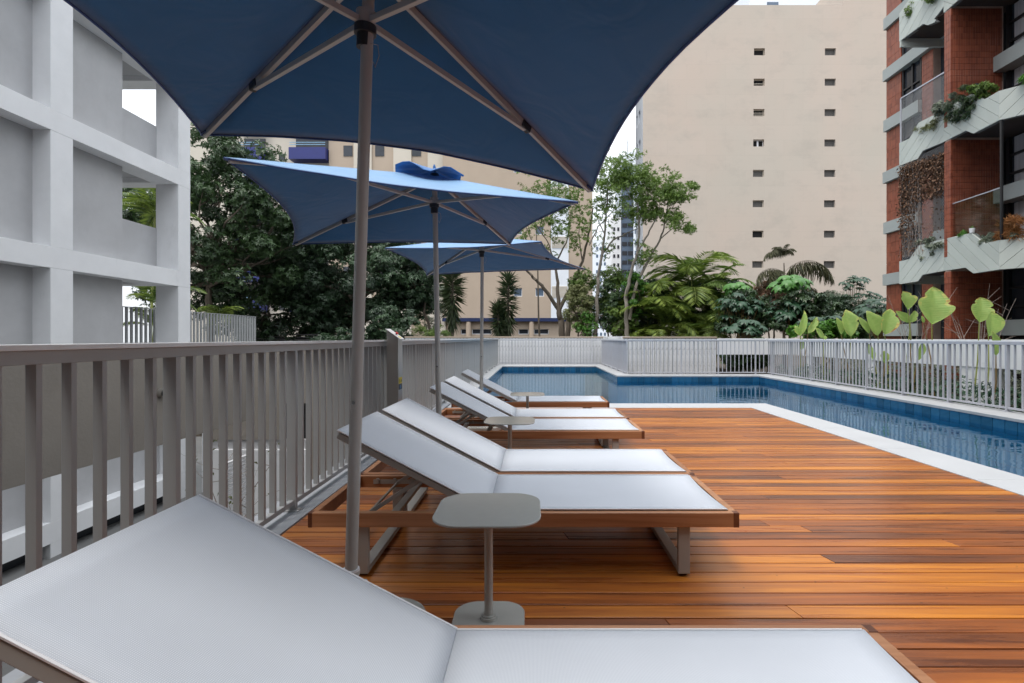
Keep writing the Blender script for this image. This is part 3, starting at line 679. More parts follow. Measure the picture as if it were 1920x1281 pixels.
    o = mb.build('vent_cap', 'cap_blue', t); md = o.modifiers.new('s','SOLIDIFY'); md.thickness = .003
    for p in o.data.polygons: p.use_smooth = True
    MB().tube([L_(T+ax*.012), L_(T+ax*.07), L_(T+ax*.09)], [.01,.012,.004], 12).build('finial', 'cap_blue', t, smooth=True)
    # pull cord hanging from the hub
    c0 = hz - ax*.07 + Vector((.025,-.02,0))
    MB().tube([tuple(c0), tuple(c0+Vector((.03,-.01,-.012))), tuple(c0+Vector((.034,-.01,-.05))), tuple(c0+Vector((.02,-.01,-.09))), tuple(c0+Vector((.014,-.01,-.07)))], .0015, 5).build('cord', 'leg_paint', t, smooth=True)
    return t
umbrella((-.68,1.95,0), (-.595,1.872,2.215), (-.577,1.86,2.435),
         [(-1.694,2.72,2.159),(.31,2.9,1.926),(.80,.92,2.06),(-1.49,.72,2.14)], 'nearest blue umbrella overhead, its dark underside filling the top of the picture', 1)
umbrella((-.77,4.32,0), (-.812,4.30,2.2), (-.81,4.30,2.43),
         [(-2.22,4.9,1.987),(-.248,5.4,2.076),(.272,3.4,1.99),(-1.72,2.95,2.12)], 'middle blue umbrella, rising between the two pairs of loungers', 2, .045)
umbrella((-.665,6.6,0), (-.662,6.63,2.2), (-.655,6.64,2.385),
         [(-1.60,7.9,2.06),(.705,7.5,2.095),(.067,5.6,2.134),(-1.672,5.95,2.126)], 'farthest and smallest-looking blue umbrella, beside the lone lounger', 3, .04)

# ------------------------------------------------------------------ control post by the fence
t = thing('control_post', 'brushed steel control post with red stop button at the left fence', 'post', (-1.43,5.38,0))
mb = MB(); zf, zb = 1.208, 1.12
mb.v = [(-.075,0,.006),(.075,0,.006),(.075,.17,.006),(-.075,.17,.006),(-.075,0,1.205),(.045,0,1.125),(.045,.17,1.125),(-.075,.17,1.205)]
mb = MB()
mb.slab([(-.065,0,.006),(.05,0,.006),(.05,0,1.118),(-.065,0,1.20)], (0,-1,0), .17).build('casing', 'steel', t, bevel=.003)
mb = MB(); mb.bar((-.075,.085,1.212), (.07,.085,1.109), .178, .005).build('sloping_lid', 'cap_paint', t)  # pale paint stands for the sky reflected in the steel lid
dl = Vector((.145,0,-.103)).normalized(); nl = Vector((-dl.z,0,dl.x))*-1
nl = Vector((.103,0,.145)).normalized(); c0 = Vector((-.075,.085,1.2155))
bt = c0+dl*.10
MB().tube([tuple(bt), tuple(bt+nl*.012)], [.010,.010], 16).build('button_neck', 'dark_plastic', t, smooth=True)
MB().tube([tuple(bt+nl*.012), tuple(bt+nl*.019), tuple(bt+nl*.024)], [.017,.0175,.013], 20).build('stop_button', 'red_plastic', t, smooth=True)
MB().bar(tuple(c0+dl*.13), tuple(c0+dl*.165), .05, .001).build('lid_label', 'yellow_vinyl', t)
MB().box(.0503,.0515,.02,.15,.655,.72).build('warning_sticker', 'yellow_vinyl', t)
s_ = t.children[-1] if t.children else None
g = MB()
for k in range(3): g.box(.0516,.0522,.032,.085,.67+.014*k,.676+.014*k)
g.slab([(.0524,.10,.67),(.0524,.14,.67),(.0524,.12,.705)], (1,0,0), .0006).build('warning_print', 'black_frame', t)
MB().box(.0503,.0515,.02,.15,.595,.652).build('info_sticker', 'black_frame', t)
MB().tube([(.0516,.085,.62),(.0524,.085,.62)], [.022,.022], 16).build('info_disc', 'blue_vinyl', t)

# ------------------------------------------------------------------ white concrete frame building (left)
XF = -9.5
wb = thing('frame_building', 'white concrete frame building with grey recessed wall panels, at the left', 'building', (XF,10.7,-3.2))
def WB(mb, name, mat, **k):
    mb.v = [(x-XF, y-10.7, z+3.2) for x,y,z in mb.v]; return mb.build(name, mat, wb, **k)
cols = [(10.46,10.97),(14.21,14.70),(6.71,7.22),(2.96,3.47),(-.79,-.28)]
pit = 2.71; b0 = 2.50
for y0,y1 in cols:
    for k in range(-2,6):
        zb = b0+pit*(k-1)+.42 ; WB(MB().box(XF-.6,XF,y0,y1,zb+.001,zb+pit-.422), 'column', 'white_render', bevel=.004)
for k in range(-2,6):
    z = b0+pit*k
    WB(MB().box(XF-.6,XF+.001,-1.0,14.702,z,z+.42), 'beam', 'white_render', bevel=.004)
    WB(MB().box(-15,XF-.601,14.2,14.70,z+.05,z+.42), 'end_beam', 'white_render')
    WB(MB().box(-15,XF-.602,-1.0,14.199,z+.18,z+.4), 'floor_slab', 'grey_render')
    # recessed full-height panels and the low parapet in the end bay
    for (ya,yb) in ((10.97,12.74),(7.22,10.46),(3.47,6.71),(-.28,2.96)):
        WB(MB().box(-10.05,-9.855,ya+.001,yb-.001,z+.421,z+pit-.001), 'wall_panel', 'grey_render')
    if k >= 0:
        WB(MB().box(-10.15,-10.08,12.60,14.207,z+.421,z+.421+1.12), 'parapet', 'grey_render')
    if k < -1: WB(MB().box(-10.15,-10.0,12.75,14.2,z+.421,z+pit-.001), 'wall_panel', 'grey_render')
    WB(MB().box(-15,-14.8,-1.0,11.0,z+.421,z+pit-.001), 'rear_wall', 'grey_render')
# lowest storey: sill band and dark windows under it
for (ya,yb) in ((7.22,10.46),(3.47,6.71),(10.97,14.2)):
    WB(MB().box(-9.85,-9.80,ya+.05,yb-.05,-3.19,-2.93), 'low_window', 'glass_dark')

# light well wall, beige, between the fence and the frame building
lw = thing('retaining_wall', 'beige rendered wall beyond the left fence with a pipe stub in it', 'wall', (-4.5,4,-.17))
MB().box(-.25,0,-6.5,4.5,0,1.20).build('wall_face', 'beige_render', lw, bevel=.004)
MB().tube([(.0,2.4,.63),(.045,2.4,.63)], [.055,.05], 18).build('pipe_collar', 'steel', lw, smooth=True)
p = lw.children[-1] if lw.children else None
MB().tube([(.045,2.4,.63),(.06,2.4,.63)], [.036,.034], 18).build('pipe_plug', 'dark_plastic', lw, smooth=True)
MB().tube([(.05,2.435,.60),(.07,2.46,.58)], [.016,.012], 10).build('blue_tag', 'blue_vinyl', lw, smooth=True)
ew = thing('end_wall', 'pale wall closing the light well behind the fence, with a black opening', 'wall', (-3,9.2,-3.2))
MB().box(-.90,1.25,0,.3,0,4.15).build('wall_face', 'beige_render', ew)
MB().box(-2.6,-.903,-.02,.3,0,2.40).build('white_base', 'white_render', ew, bevel=.01)
MB().box(-2.6,-.903,.04,.3,2.401,2.56).build('ledge', 'grey_render', ew)
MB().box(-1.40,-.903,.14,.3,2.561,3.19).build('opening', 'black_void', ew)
MB().box(-2.6,-.903,.02,.3,3.191,4.15).build('lintel', 'beige_render', ew)
MB().box(-2.6,-1.402,.021,.3,2.561,3.19).build('pier', 'beige_render', ew)
tag(MB().box(-9.3,-4.3,14.9,15.1,-3.19,-.35).build('low_wall', 'white_render'), 'pale rendered wall deep in the light well, behind the twiggy shrub', 'wall')
lv = thing('louvre_screen', 'white slatted louvre screen in the light well below the fence', 'screen', (-4.75,8.05,-3.2))
for k in range(34):
    MB().box(0,.05,0,.75,.4+k*.06,.43+k*.06).build('slat', 'white_render', lv)

# spindly shrub in the light well
t = thing('shrub', 'thin twiggy shrub with few small leaves below the left fence', 'shrub', (-3.9,6.9,-3.2))
cl = [(random.uniform(-.55,.55), random.uniform(-.4,.4), random.uniform(1.2,3.0)) for _ in range(16)]
limbs('branches', 'twig_grey', (0,0,0), (0,0,1.0), cl, .03, t, .12, 5, 2)
nd = np.repeat(np.array(cl),7,0)+rng.normal(0,.12,(112,3)); V,F,r = leaves(nd, rng.normal(size=nd.shape), .06, .035)
link('foliage', np_mesh('foliage', V, F, 'leaf_olive', r), t)

# ------------------------------------------------------------------ far walls by the pool
def board_wall(name, lab, x0, x1, y, z0, z1, thick, bw=.14):
    t = thing(name, lab, 'wall', ((x0+x1)/2, y, z0)); ox = (x0+x1)/2
    MB().box(x0-ox,x1-ox,.02,thick,0,z1-z0-.06).build('wall_core', 'band_grey', t)
    me = MB().box(-bw/2+.007,bw/2-.007,0,.0195,0.002,z1-z0-.062).mesh('board_mark', 'weathered_white')
    n_ = int((x1-x0)/bw)
    for k in range(n_): link('board_mark', me, t, (x0-ox+(k+.5)*(x1-x0)/n_, random.uniform(-.004,.002), 0))
    MB().box(x0-ox-.02,x1-ox+.02,-.03,thick+.02,z1-z0-.0598,z1-z0).build('wall_cap', 'beige_wall', t, bevel=.004)
    return t
board_wall('garden_wall', 'weathered board-marked white wall at the far end of the pool', -5.6, 2.95, 23.0, -.2, 1.19, .25)
board_wall('garden_wall', 'stained white wall section behind the far fence, left of the dark planting', 2.95, 6.0, 17.65, -.2, 1.17, .2)
t = thing('garden_wall', 'side wall linking the two weathered walls behind the short fence', 'wall', (3.05,20.3,-.2))
MB().box(-.1,.12,-2.44,2.68,0,1.38).build('wall_core', 'weathered_white', t)
t = thing('garden_beam', 'long white concrete beam on posts running beyond the right fence', 'beam', (8.6,5,-.35))
MB().box(0,.25,-6,12.4,.90,1.44).build('beam', 'beam_white', t, bevel=.005)
for y_ in (-2.2,1.4,5.05,8.5,11.6): MB().box(.02,.24,y_,y_+.75 if y_ == 5.05 else y_+.35,0,.898).build('post', 'white_render', t, bevel=.005)
t = thing('garden_beam', 'white beam across the far garden behind the end fence', 'beam', (7.3,17.35,-.35))
MB().box(-1.28,1.54,.30,.5,.92,1.455).build('beam', 'beam_white', t, bevel=.005)

# ------------------------------------------------------------------ beige tower
def wall_holes(mb, O, U, Nin, w0, w1, z0, z1, holes, depth):
    # wall in the plane through O spanned by U and Z; holes = (u0,u1,z0,z1); reveals go along Nin
    O = Vector(O); U = Vector(U); Nin = Vector(Nin)
    us = sorted({w0,w1,*[h[0] for h in holes],*[h[1] for h in holes]}); zs = sorted({z0,z1,*[h[2] for h in holes],*[h[3] for h in holes]})
    P = lambda u, z, d=0: tuple(O+U*u+Vector((0,0,z))+Nin*d)
    def q(a,b,c,d):
        i = len(mb.v); mb.v += [a,b,c,d]; mb.f.append((i,i+1,i+2,i+3))
    for a,b in zip(us[:-1],us[1:]):
        for c,d in zip(zs[:-1],zs[1:]):
            cu, cz = (a+b)/2, (c+d)/2
            if any(h[0]<cu<h[1] and h[2]<cz<h[3] for h in holes): continue
            q(P(a,c),P(b,c),P(b,d),P(a,d))
    for h in holes:
        a,b,c,d = h
        q(P(a,c),P(b,c),P(b,c,depth),P(a,c,depth)); q(P(a,d),P(a,d,depth),P(b,d,depth),P(b,d))
        q(P(a,c),P(a,c,depth),P(a,d,depth),P(a,d)); q(P(b,c),P(b,d),P(b,d,depth),P(b,c,depth))
    return mb
TY = 50.9
tw = thing('tower', 'tall beige blank-walled tower with two columns of small windows', 'building', (21.9,TY,-3.2))
def TW(mb): mb.v = [(x-21.9,y-TY,z+3.2) for x,y,z in mb.v]; return mb
holes = []; kinds = []
def zz(py): return CAM_H+(634-py)*TY/1000
def xx(px): return (px-1003)*TY/1000
for k in range(9):
    yc = 97+57.0*k
    for c, px in enumerate((1424, 1557)):
        if k == 8 and c == 0: continue
        pc = px - (.45*k if c == 0 else .3*k)
        holes.append((xx(pc-10.3), xx(pc+10.3), zz(yc+6.9), zz(yc-6.4))); kinds.append((k,c))
mb = wall_holes(MB(), (0,TY,0), (1,0,0), (0,1,0), 10.3, 33.55, -3.2, 32.9, holes, .45)
TW(mb).build('front_wall', 'tower_plaster', tw)
TW(MB().box(29.4,33.55,TY,TY+8,32.901,36)).build('raised_wall', 'tower_plaster', tw)
sh = []; 
for k in range(11):
    z = 2.0+2.9*k; sh.append((1.2,2.2,z,z+1.2)); sh.append((2.6,3.2,z,z+1.2))
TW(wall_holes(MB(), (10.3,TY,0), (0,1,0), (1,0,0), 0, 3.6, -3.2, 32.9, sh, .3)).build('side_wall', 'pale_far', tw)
TW(MB().box(10.65,33.54,TY+.46,TY+3.6,-3.2,32.88)).build('core', 'glass_dark', tw)
TW(MB().box(16,33.5,TY+3.61,TY+14,-3.2,32.8)).build('rear_block', 'tower_beige', tw)
TW(MB().box(10.3,10.64,TY+3.3,TY+3.6,-3.2,32.89)).build('corner_pier', 'pale_far', tw)
TW(MB().box(10.3,33.5,TY+.02,TY+3.6,32.88,32.899)).build('roof', 'concrete_dark', tw)
fm = {}
for h,(k,c) in zip(holes,kinds):
    w = h[1]-h[0]; hh = h[3]-h[2]; x0 = h[0]-21.9; z0 = h[2]+3.2; yb = .28 if (c == 0 and k < 4) else .16
    wmat = 'cream' if c == 0 else 'concrete_dark'
    g = MB(); f_ = .05
    g.box(x0,x0+w,yb,yb+.06,z0,z0+f_).box(x0,x0+w,yb,yb+.06,z0+hh-f_,z0+hh).box(x0,x0+f_,yb,yb+.06,z0+f_,z0+hh-f_).box(x0+w-f_,x0+w,yb,yb+.06,z0+f_,z0+hh-f_)
    if c == 0 and k in (1,): g.box(x0+f_,x0+w-f_,yb+.001,yb+.05,z0+hh*.42,z0+hh*.5)
    if c == 0 and k in (2,): g.box(x0+f_,x0+w-f_,yb+.001,yb+.05,z0+hh*.28,z0+hh*.36).box(x0+f_,x0+w-f_,yb+.001,yb+.05,z0+hh*.56,z0+hh*.64)
    if c == 0 and k == 3: g.box(x0+w/2-.08,x0+w/2+.08,yb-.02,yb+.05,z0+f_,z0+hh-f_)
    o = g.build('window', 'white_plastic' if (c == 0 and k == 3) else wmat, tw)
    MB().box(x0+f_,x0+w-f_,yb+.065,yb+.08,z0+f_,z0+hh-f_).build('pane', 'black_void' if (c == 0 and k in (0,1,2,3,6)) else 'grille', o)
for k in range(12): 
    z = 1.0+2.9*k
# roof blocks and far towers behind
def slab_tower(lab, x0, x1, y0, y1, z1, mat, win=None, name='far_tower', wmat='glass_blue', rows=(), cols=(), ws=(1,1)):
    t = thing(name, lab, 'building', ((x0+x1)/2, y0, -3.2)); cx = (x0+x1)/2
    MB().box(x0-cx,x1-cx,0,y1-y0,0,z1+3.2).build('block', mat, t)
    me = MB().box(0,ws[0],-.06,0,0,ws[1]).mesh('window', wmat)
    for z in rows:
        for u in cols: link('window', me, t, (x0-cx+u, 0, z+3.2))
    return t
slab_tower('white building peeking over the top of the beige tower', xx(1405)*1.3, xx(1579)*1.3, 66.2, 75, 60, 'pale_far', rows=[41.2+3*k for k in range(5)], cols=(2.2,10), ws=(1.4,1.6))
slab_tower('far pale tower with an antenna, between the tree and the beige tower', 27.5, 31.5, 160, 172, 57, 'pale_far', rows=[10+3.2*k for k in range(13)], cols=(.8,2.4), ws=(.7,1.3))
tt = thing('antenna', 'thin antenna mast on top of the far pale tower', 'antenna', (27.9,160.5,57))
MB().tube([(0,0,0),(0,0,3),(0,0,6)], [.12,.08,.03], 6).build('mast', 'concrete_dark', tt); MB().tube([(.7,0,0),(.1,0,3.2)], .05, 5).build('stay', 'concrete_dark', tt)
slab_tower('grey glass-fronted tower rising behind the slim tree', 14.9, 17.0, 92, 99, 31, 'glass_blue', rows=[1+1.6*k for k in range(18)], cols=(.15,1.15), ws=(.85,.7), wmat='glass_dark')
slab_tower('narrow light grey tower with small square windows left of the glass one', 13.2, 14.85, 92, 99, 22, 'white_render', rows=[1+1.55*k for k in range(13)], cols=(.3,1.0), ws=(.35,.6), wmat='glass_dark')
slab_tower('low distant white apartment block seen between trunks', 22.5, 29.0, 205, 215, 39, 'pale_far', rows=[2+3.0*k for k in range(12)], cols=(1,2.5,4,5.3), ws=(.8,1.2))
slab_tower('cream lower block attached behind the beige tower, thin windows', 10.98, 13.5, 57, 58, 24.5, 'cream', rows=[3+2.9*k for k in range(7)], cols=(.05,.14), ws=(.05,1.1))

# ------------------------------------------------------------------ cream apartment building with blue balconies
CY_ = 50.0
cb_ = thing('apartment_building', 'cream apartment block with blue balconies behind the trees', 'building', (-14,CY_,-3.2))
def CB(mb): mb.v = [(x+14,y-CY_,z+3.2) for x,y,z in mb.v]; return mb
def cx(px, Y=CY_): return (px-1003)*Y/1000
def cz(py, Y=CY_): return CAM_H+(634-py)*Y/1000
CB(MB().box(cx(340),cx(612),CY_+1.2,CY_+12,-3.2,34)).build('left_wing', 'cream', cb_)
CB(MB().box(cx(612)+.001,cx(866),CY_+.6,CY_+12,-3.2,34)).build('middle_wing', 'beige_wall', cb_)
for px in (660,735,800): CB(MB().box(cx(px),cx(px+34),CY_+.45,CY_+.599,-3,33.9)).build('facade_strip', 'cream', cb_)
holes = [(cx(963),cx(979),cz(556),cz(540)),(cx(1004),cx(1020),cz(556),cz(540))]
for k in range(1,9): holes += [(a,b,c+2.9*k,d+2.9*k) for a,b,c,d in holes[:2]]
gh = [(cx(863),cx(874),cz(627),cz(617)),(cx(884),cx(921),cz(627),cz(617)),(cx(972),cx(991),cz(627),cz(617)),(cx(1001),cx(1029),cz(627),cz(617))]
CB(wall_holes(MB(), (0,CY_,0), (1,0,0), (0,1,0), cx(830), cx(1033), cz(597), 34, holes, .2)).build('right_wing', 'beige_wall', cb_)
CB(wall_holes(MB(), (0,CY_+.3,0), (1,0,0), (0,1,0), cx(845), cx(1105), -3.2, cz(603), gh, .3)).build('ground_floor', 'beige_wall', cb_)
CB(MB().box(cx(1066),cx(1111),CY_,CY_+.2,cz(597),34)).build('right_pier', 'beige_wall', cb_)
CB(MB().box(cx(1033),cx(1066),CY_-.1,CY_+.2,cz(597),34)).build('white_pier', 'pale_far', cb_)
for k in range(9):
    z = cz(558)+2.9*1.6*k
    for s in range(9): CB(MB().box(cx(1035),cx(1064),CY_-.16,CY_-.101,z+.12*s,z+.08+.12*s)).build('shutter_slat', 'cream', cb_)
CB(MB().box(cx(830),cx(1060),CY_-.25,CY_+.3,cz(603),cz(596.5))).build('blue_band', 'navy_paint', cb_)
for px in (873.5,991.5): CB(MB().tube([(cx(px+5),CY_,-3.2),(cx(px+5),CY_,cz(603.5))], .24, 14)).build('round_column', 'beige_wall', cb_, smooth=True)
CB(MB().box(cx(831),cx(1110.5),CY_+.62,CY_+12,-3.2,33.9)).build('core', 'glass_dark', cb_)
for h in holes+gh:
    d0 = .12 if h in holes else .45
    f_ = .06; g = MB(); x0,x1,z0,z1 = h; ya = CY_+d0
    g.box(x0,x1,ya,ya+.05,z0,z0+f_).box(x0,x1,ya,ya+.05,z1-f_,z1).box(x0,x0+f_,ya,ya+.05,z0+f_,z1-f_).box(x1-f_,x1,ya,ya+.05,z0+f_,z1-f_)
    o = CB(g).build('window', 'pale_far', cb_); CB(MB().box(x0+f_,x1-f_,ya+.06,ya+.07,z0+f_,z1-f_)).build('pane', 'glass_blue' if h in holes else 'glass_dark', o)
for k in range(-1,6):
    for (pa,pb) in ((541,610),(442,490)):
        zc = cz(298)-2.87*k if k >= 0 else cz(298)+2.87
        o = CB(MB().box(cx(pa),cx(pb),CY_+.0,CY_+1.199,zc,zc+1.1)).build('balcony', 'blue_paint', cb_)
        CB(MB().box(cx(pa)+.05,cx(pb)-.05,CY_+.05,CY_+.1,zc+1.35,zc+1.4).box(cx(pa)+.05,cx(pb)-.05,CY_+.05,CY_+.1,zc+1.55,zc+1.6)).build('balcony_rail', 'light_blue_rail', o)
        CB(MB().box(cx(pa)+.2,cx(pb)-.2,CY_+1.10,CY_+1.198,zc+1.1,zc+2.3)).build('window', 'glass_dark', cb_)
    z = cz(293)-2.87*k; CB(MB().box(cx(512),cx(523),CY_+1.12,CY_+1.199,z,z+.6)).build('window', 'glass_dark', cb_)
    for px in (640,700,770,840): CB(MB().box(cx(px),cx(px+17),CY_+.55,CY_+.599,z+.2,z+1.2)).build('window', 'glass_dark', cb_)

# dark shed among the trees
t = thing('shed', 'low black sheet-metal shed half hidden under the dark trees', 'shed', (-12.2,27,0.2))
MB().box(-2.3,3.3,0,2,0,.95).build('shed_wall', 'black_sheet', t)
MB().bar((-2.5,1,1.18),(3.5,1,1.02), 2.4, .05).build('shed_roof', 'black_sheet', t)
for k in range(3): MB().bar((-2.4,-.22,1.14-.12*k),(3.2,-.22,1.03-.12*k), .03, .03).build('shed_rail', 'concrete_dark', t)

# ------------------------------------------------------------------ red brick building with zigzag balconies (right)
rb = thing('brick_building', 'red-tiled apartment building with pale zigzag balconies at the right', 'building', (10.6,13,-.35))
def RB(mb): mb.v = [(x-10.6,y-13,z+.35) for x,y,z in mb.v]; return mb
FH = 3.07; NF = 5
XL = 10.6; XR = 10.9; FY = 12.46
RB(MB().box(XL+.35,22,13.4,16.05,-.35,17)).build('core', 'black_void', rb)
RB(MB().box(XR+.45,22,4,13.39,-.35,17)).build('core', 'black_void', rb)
# far end: tiled wall strip, tile courses
def courses(x0,x1,y0,y1,z0,z1,h=.142,gap=.006,name='tile_course'):
    n_ = max(1, round((z1-z0)/h)); hh = (z1-z0)/n_
    for k in range(n_): RB(MB().box(x0,x1,y0,y1,z0+k*hh+gap/2,z0+(k+1)*hh-gap/2)).build(name, 'tiled', rb)
# tile material with fine upright joints
m, n, l, b = nmat('tiled')
geo = add(n, 'ShaderNodeNewGeometry'); sp = add(n, 'ShaderNodeSeparateXYZ'); l.new(geo.outputs['Position'], sp.inputs[0])
s = add(n, 'ShaderNodeMath', operation='ADD'); l.new(sp.outputs[0], s.inputs[0]); l.new(sp.outputs[1], s.inputs[1])
f = add(n, 'ShaderNodeMath', operation='MULTIPLY'); l.new(s.outputs[0], f.inputs[0]); f.inputs[1].default_value = 1/.058
fl = add(n, 'ShaderNodeMath', operation='FLOOR'); l.new(f.outputs[0], fl.inputs[0]); fr = add(n, 'ShaderNodeMath', operation='FRACT'); l.new(f.outputs[0], fr.inputs[0])
z = add(n, 'ShaderNodeMath', operation='MULTIPLY'); l.new(sp.outputs[2], z.inputs[0]); z.inputs[1].default_value = 1/.142; zf = add(n, 'ShaderNodeMath', operation='FLOOR'); l.new(z.outputs[0], zf.inputs[0])
cx_ = add(n, 'ShaderNodeCombineXYZ'); l.new(fl.outputs[0], cx_.inputs[0]); l.new(zf.outputs[0], cx_.inputs[1])
wn_ = add(n, 'ShaderNodeTexWhiteNoise'); l.new(cx_.outputs[0], wn_.inputs[0])
cr = add(n, 'ShaderNodeValToRGB'); e = cr.color_ramp.elements; e[0].color = (.19,.044,.022,1); e[1].color = (.31,.082,.04,1); l.new(wn_.outputs[0], cr.inputs[0])
lt = add(n, 'ShaderNodeMath', operation='LESS_THAN'); l.new(fr.outputs[0], lt.inputs[0]); lt.inputs[1].default_value = .11
zn = add(n, 'ShaderNodeTexNoise'); zn.inputs['Scale'].default_value = 1.3; l.new(geo.outputs['Position'], zn.inputs[0]); zr = add(n, 'ShaderNodeMapRange'); zr.inputs['From Min'].default_value = .5; zr.inputs['From Max'].default_value = .66; zr.inputs['To Min'].default_value = .35; zr.inputs['To Max'].default_value = .8; l.new(zn.outputs[0], zr.inputs[0])
ml = add(n, 'ShaderNodeMath', operation='MULTIPLY'); l.new(lt.outputs[0], ml.inputs[0]); l.new(zr.outputs[0], ml.inputs[1])
mx = add(n, 'ShaderNodeMix', data_type='RGBA'); l.new(ml.outputs[0], mx.inputs[0]); l.new(cr.outputs[0], mx.inputs[6]); mx.inputs[7].default_value = (.45,.3,.24,1)
l.new(mx.outputs[2], b.inputs['Base Color']); b.inputs['Roughness'].default_value = .45
RB(MB().box(XL+.02,XL+.35,15.42,16.06,-.35,17)).build('mortar_bed', 'joint_mortar', rb)
RB(MB().box(9.735,10.95,FY+.01,FY+.19,-.35,17)).build('mortar_bed', 'joint_mortar', rb)
RB(MB().box(XL+.02,XL+.35,14.2,14.62,-.35,17)).build('mortar_bed', 'joint_mortar', rb)
for k in range(-1, NF):
    z = 2.70+FH*k          # underside of floor band k
    zt = z+.33; zm = 4.25+FH*k; 
    # far strip: tiles between the bands
    if z+.1 > -.3: RB(MB().box(XL-.12,XL+.3,13.3,16.08,z,zt)).build('floor_band', 'band_grey', rb)
    RB(MB().box(XL-.10,XL+.3,14.62,16.08,zm,zm+.34)).build('sill_band', 'band_grey', rb)
    RB(MB().box(XR-.2,XR+.3,7,FY-.001,zm,zm+.35)).build('sill_band', 'band_grey', rb)
    for (za,zb_) in ((max(zt,-.3),zm),(zm+.34,z+FH)):
        RB(MB().box(XL,XL+.019,15.42,16.07,za+.002,zb_-.002)).build('tile_field', 'tiled', rb)
        nn = int((zb_-za)/.28)
        courses(XL-.012,XL-.0005,15.425,16.065,za+.003,zb_-.003,.284)
        # tall dark window with frame beside the strip
        RB(MB().box(XL+.06,XL+.08,14.62,15.42,za+.001,zb_-.001)).build('window_pane', 'glass_dark', rb)
        g = MB()
        for yy_ in (14.64,14.98,15.36): g.box(XL+.01,XL+.059,yy_,yy_+.06,za+.001,zb_-.001)
        g.box(XL+.012,XL+.057,14.62,15.42,(za+zb_)/2-.02,(za+zb_)/2+.02)
        RB(g).build('window_frame', 'black_frame', rb)
    RB(MB().box(XL+.10,XL+.12,14.72,14.95,zt,zm)).build('curtain', 'curtain', rb)
    courses(XL,XL+.018,14.21,14.61,max(zt,-.3)+.003,z+FH-.003)
    RB(MB().box(XL+.2,XL+.25,13.3,14.19,max(zt,-.3),z+FH-.003)).build('doorway', 'glass_dark', rb)
    RB(MB().box(XL-.02,XL+.16,12.66,14.19,zm-.9,zm-.3)).build('low_wall', 'band_grey', rb)
    # the fin wall towards us
    za, zb_ = max(zt,-.3), z+FH-.32
    courses(9.73,10.9,FY-.008,FY+.009,za,zb_+.3)
    courses(9.715,9.7345,FY-.007,FY+.20,za,zb_+.3)
    # windows near right: glass, frames, curtains
    for (za,zb_) in ((max(zt,-.3),zm),(zm+.35,z+FH)):
        RB(MB().box(XR+.16,XR+.18,6,FY-.01,za+.001,zb_-.001)).build('window_pane', 'glass_dark', rb)
        g = MB(); 
        for yy_ in (12.36,11.55,11.0,10.2,9.4,8.6): g.box(XR+.09,XR+.155,yy_,yy_+.08,za+.001,zb_-.001)
        for q in (.25,.62): g.box(XR+.095,XR+.15,6,FY-.01,za+(zb_-za)*q,za+(zb_-za)*q+.05)
        RB(g).build('window_frame', 'black_frame', rb)
        if k in (0,1,3):
            RB(MB().box(XR+.157,XR+.159,11.66,12.3,za+.01,zb_-.01)).build('curtain', 'curtain', rb)
# balconies
A0,A1,B1,C1 = (9.46,13.85),(9.73,12.70),(9.54,10.96),(10.95,9.35)
profA = [(0,2.52),(.44,2.54),(.55,2.69),(1,2.72),(1,3.48),(.46,3.43),(.24,3.13),(0,3.11)]
profB = [(0,2.72),(.43,2.70),(.57,2.54),(1,2.53),(1,3.13),(.76,3.14),(.53,3.44),(0,3.48)]
profC = [(0,2.53),(.30,2.53),(.38,2.70),(1,2.72),(1,3.48),(.42,3.45),(.25,3.13),(0,3.13)]
profA1 = [(0,2.68),(.56,2.76),(.66,2.66),(.86,2.62),(.80,2.72),(1,2.86),(1,3.42),(.62,3.30),(.5,3.62),(.3,3.66),(0,3.4)]
def clip(poly, a, b, c):      # keep a*x+b*y<=c
    out = []
    for i in range(len(poly)):
        p, q = poly[i], poly[(i+1)%len(poly)]; dp = a*p[0]+b*p[1]-c; dq = a*q[0]+b*q[1]-c
        if dp <= 0: out.append(p)
        if dp*dq < 0: t_ = dp/(dp-dq); out.append((p[0]+(q[0]-p[0])*t_, p[1]+(q[1]-p[1])*t_))
    return out
def area(p): return abs(sum(p[i][0]*p[(i+1)%len(p)][1]-p[(i+1)%len(p)][0]*p[i][1] for i in range(len(p))))/2
def facet(P0, P1, prof, k, ang, bal):
    P0 = Vector((*P0,0)); P1 = Vector((*P1,0)); L = (P1-P0).length; u = (P1-P0)/L; nrm = u.cross(Vector((0,0,1))); 
    if nrm.x > 0: nrm = -nrm
    pl = [(t_*L, z+FH*k) for t_,z in prof]
    to = lambda p, d=0: tuple(P0 + u*p[0] + Vector((0,0,p[1])) + nrm*d)
    RB(MB().slab([to(p,-.03) for p in pl], nrm, .08)).build('backing', 'concrete_dark', bal)
    a, b_ = math.sin(ang), -math.cos(ang)       # strips run along direction ang
    ds = [a*p[0]+b_*p[1] for p in pl]; s0 = min(ds); w = .205
    while s0 < max(ds):
        c = clip(clip(pl, a, b_, s0+w-.007), -a, -b_, -(s0+.0)); s0 += w
        if len(c) > 2 and area(c) > .002: RB(MB().slab([to(p, random.uniform(0,.003)*0) for p in c], nrm, .028)).build('panel', 'panel_grey', bal)
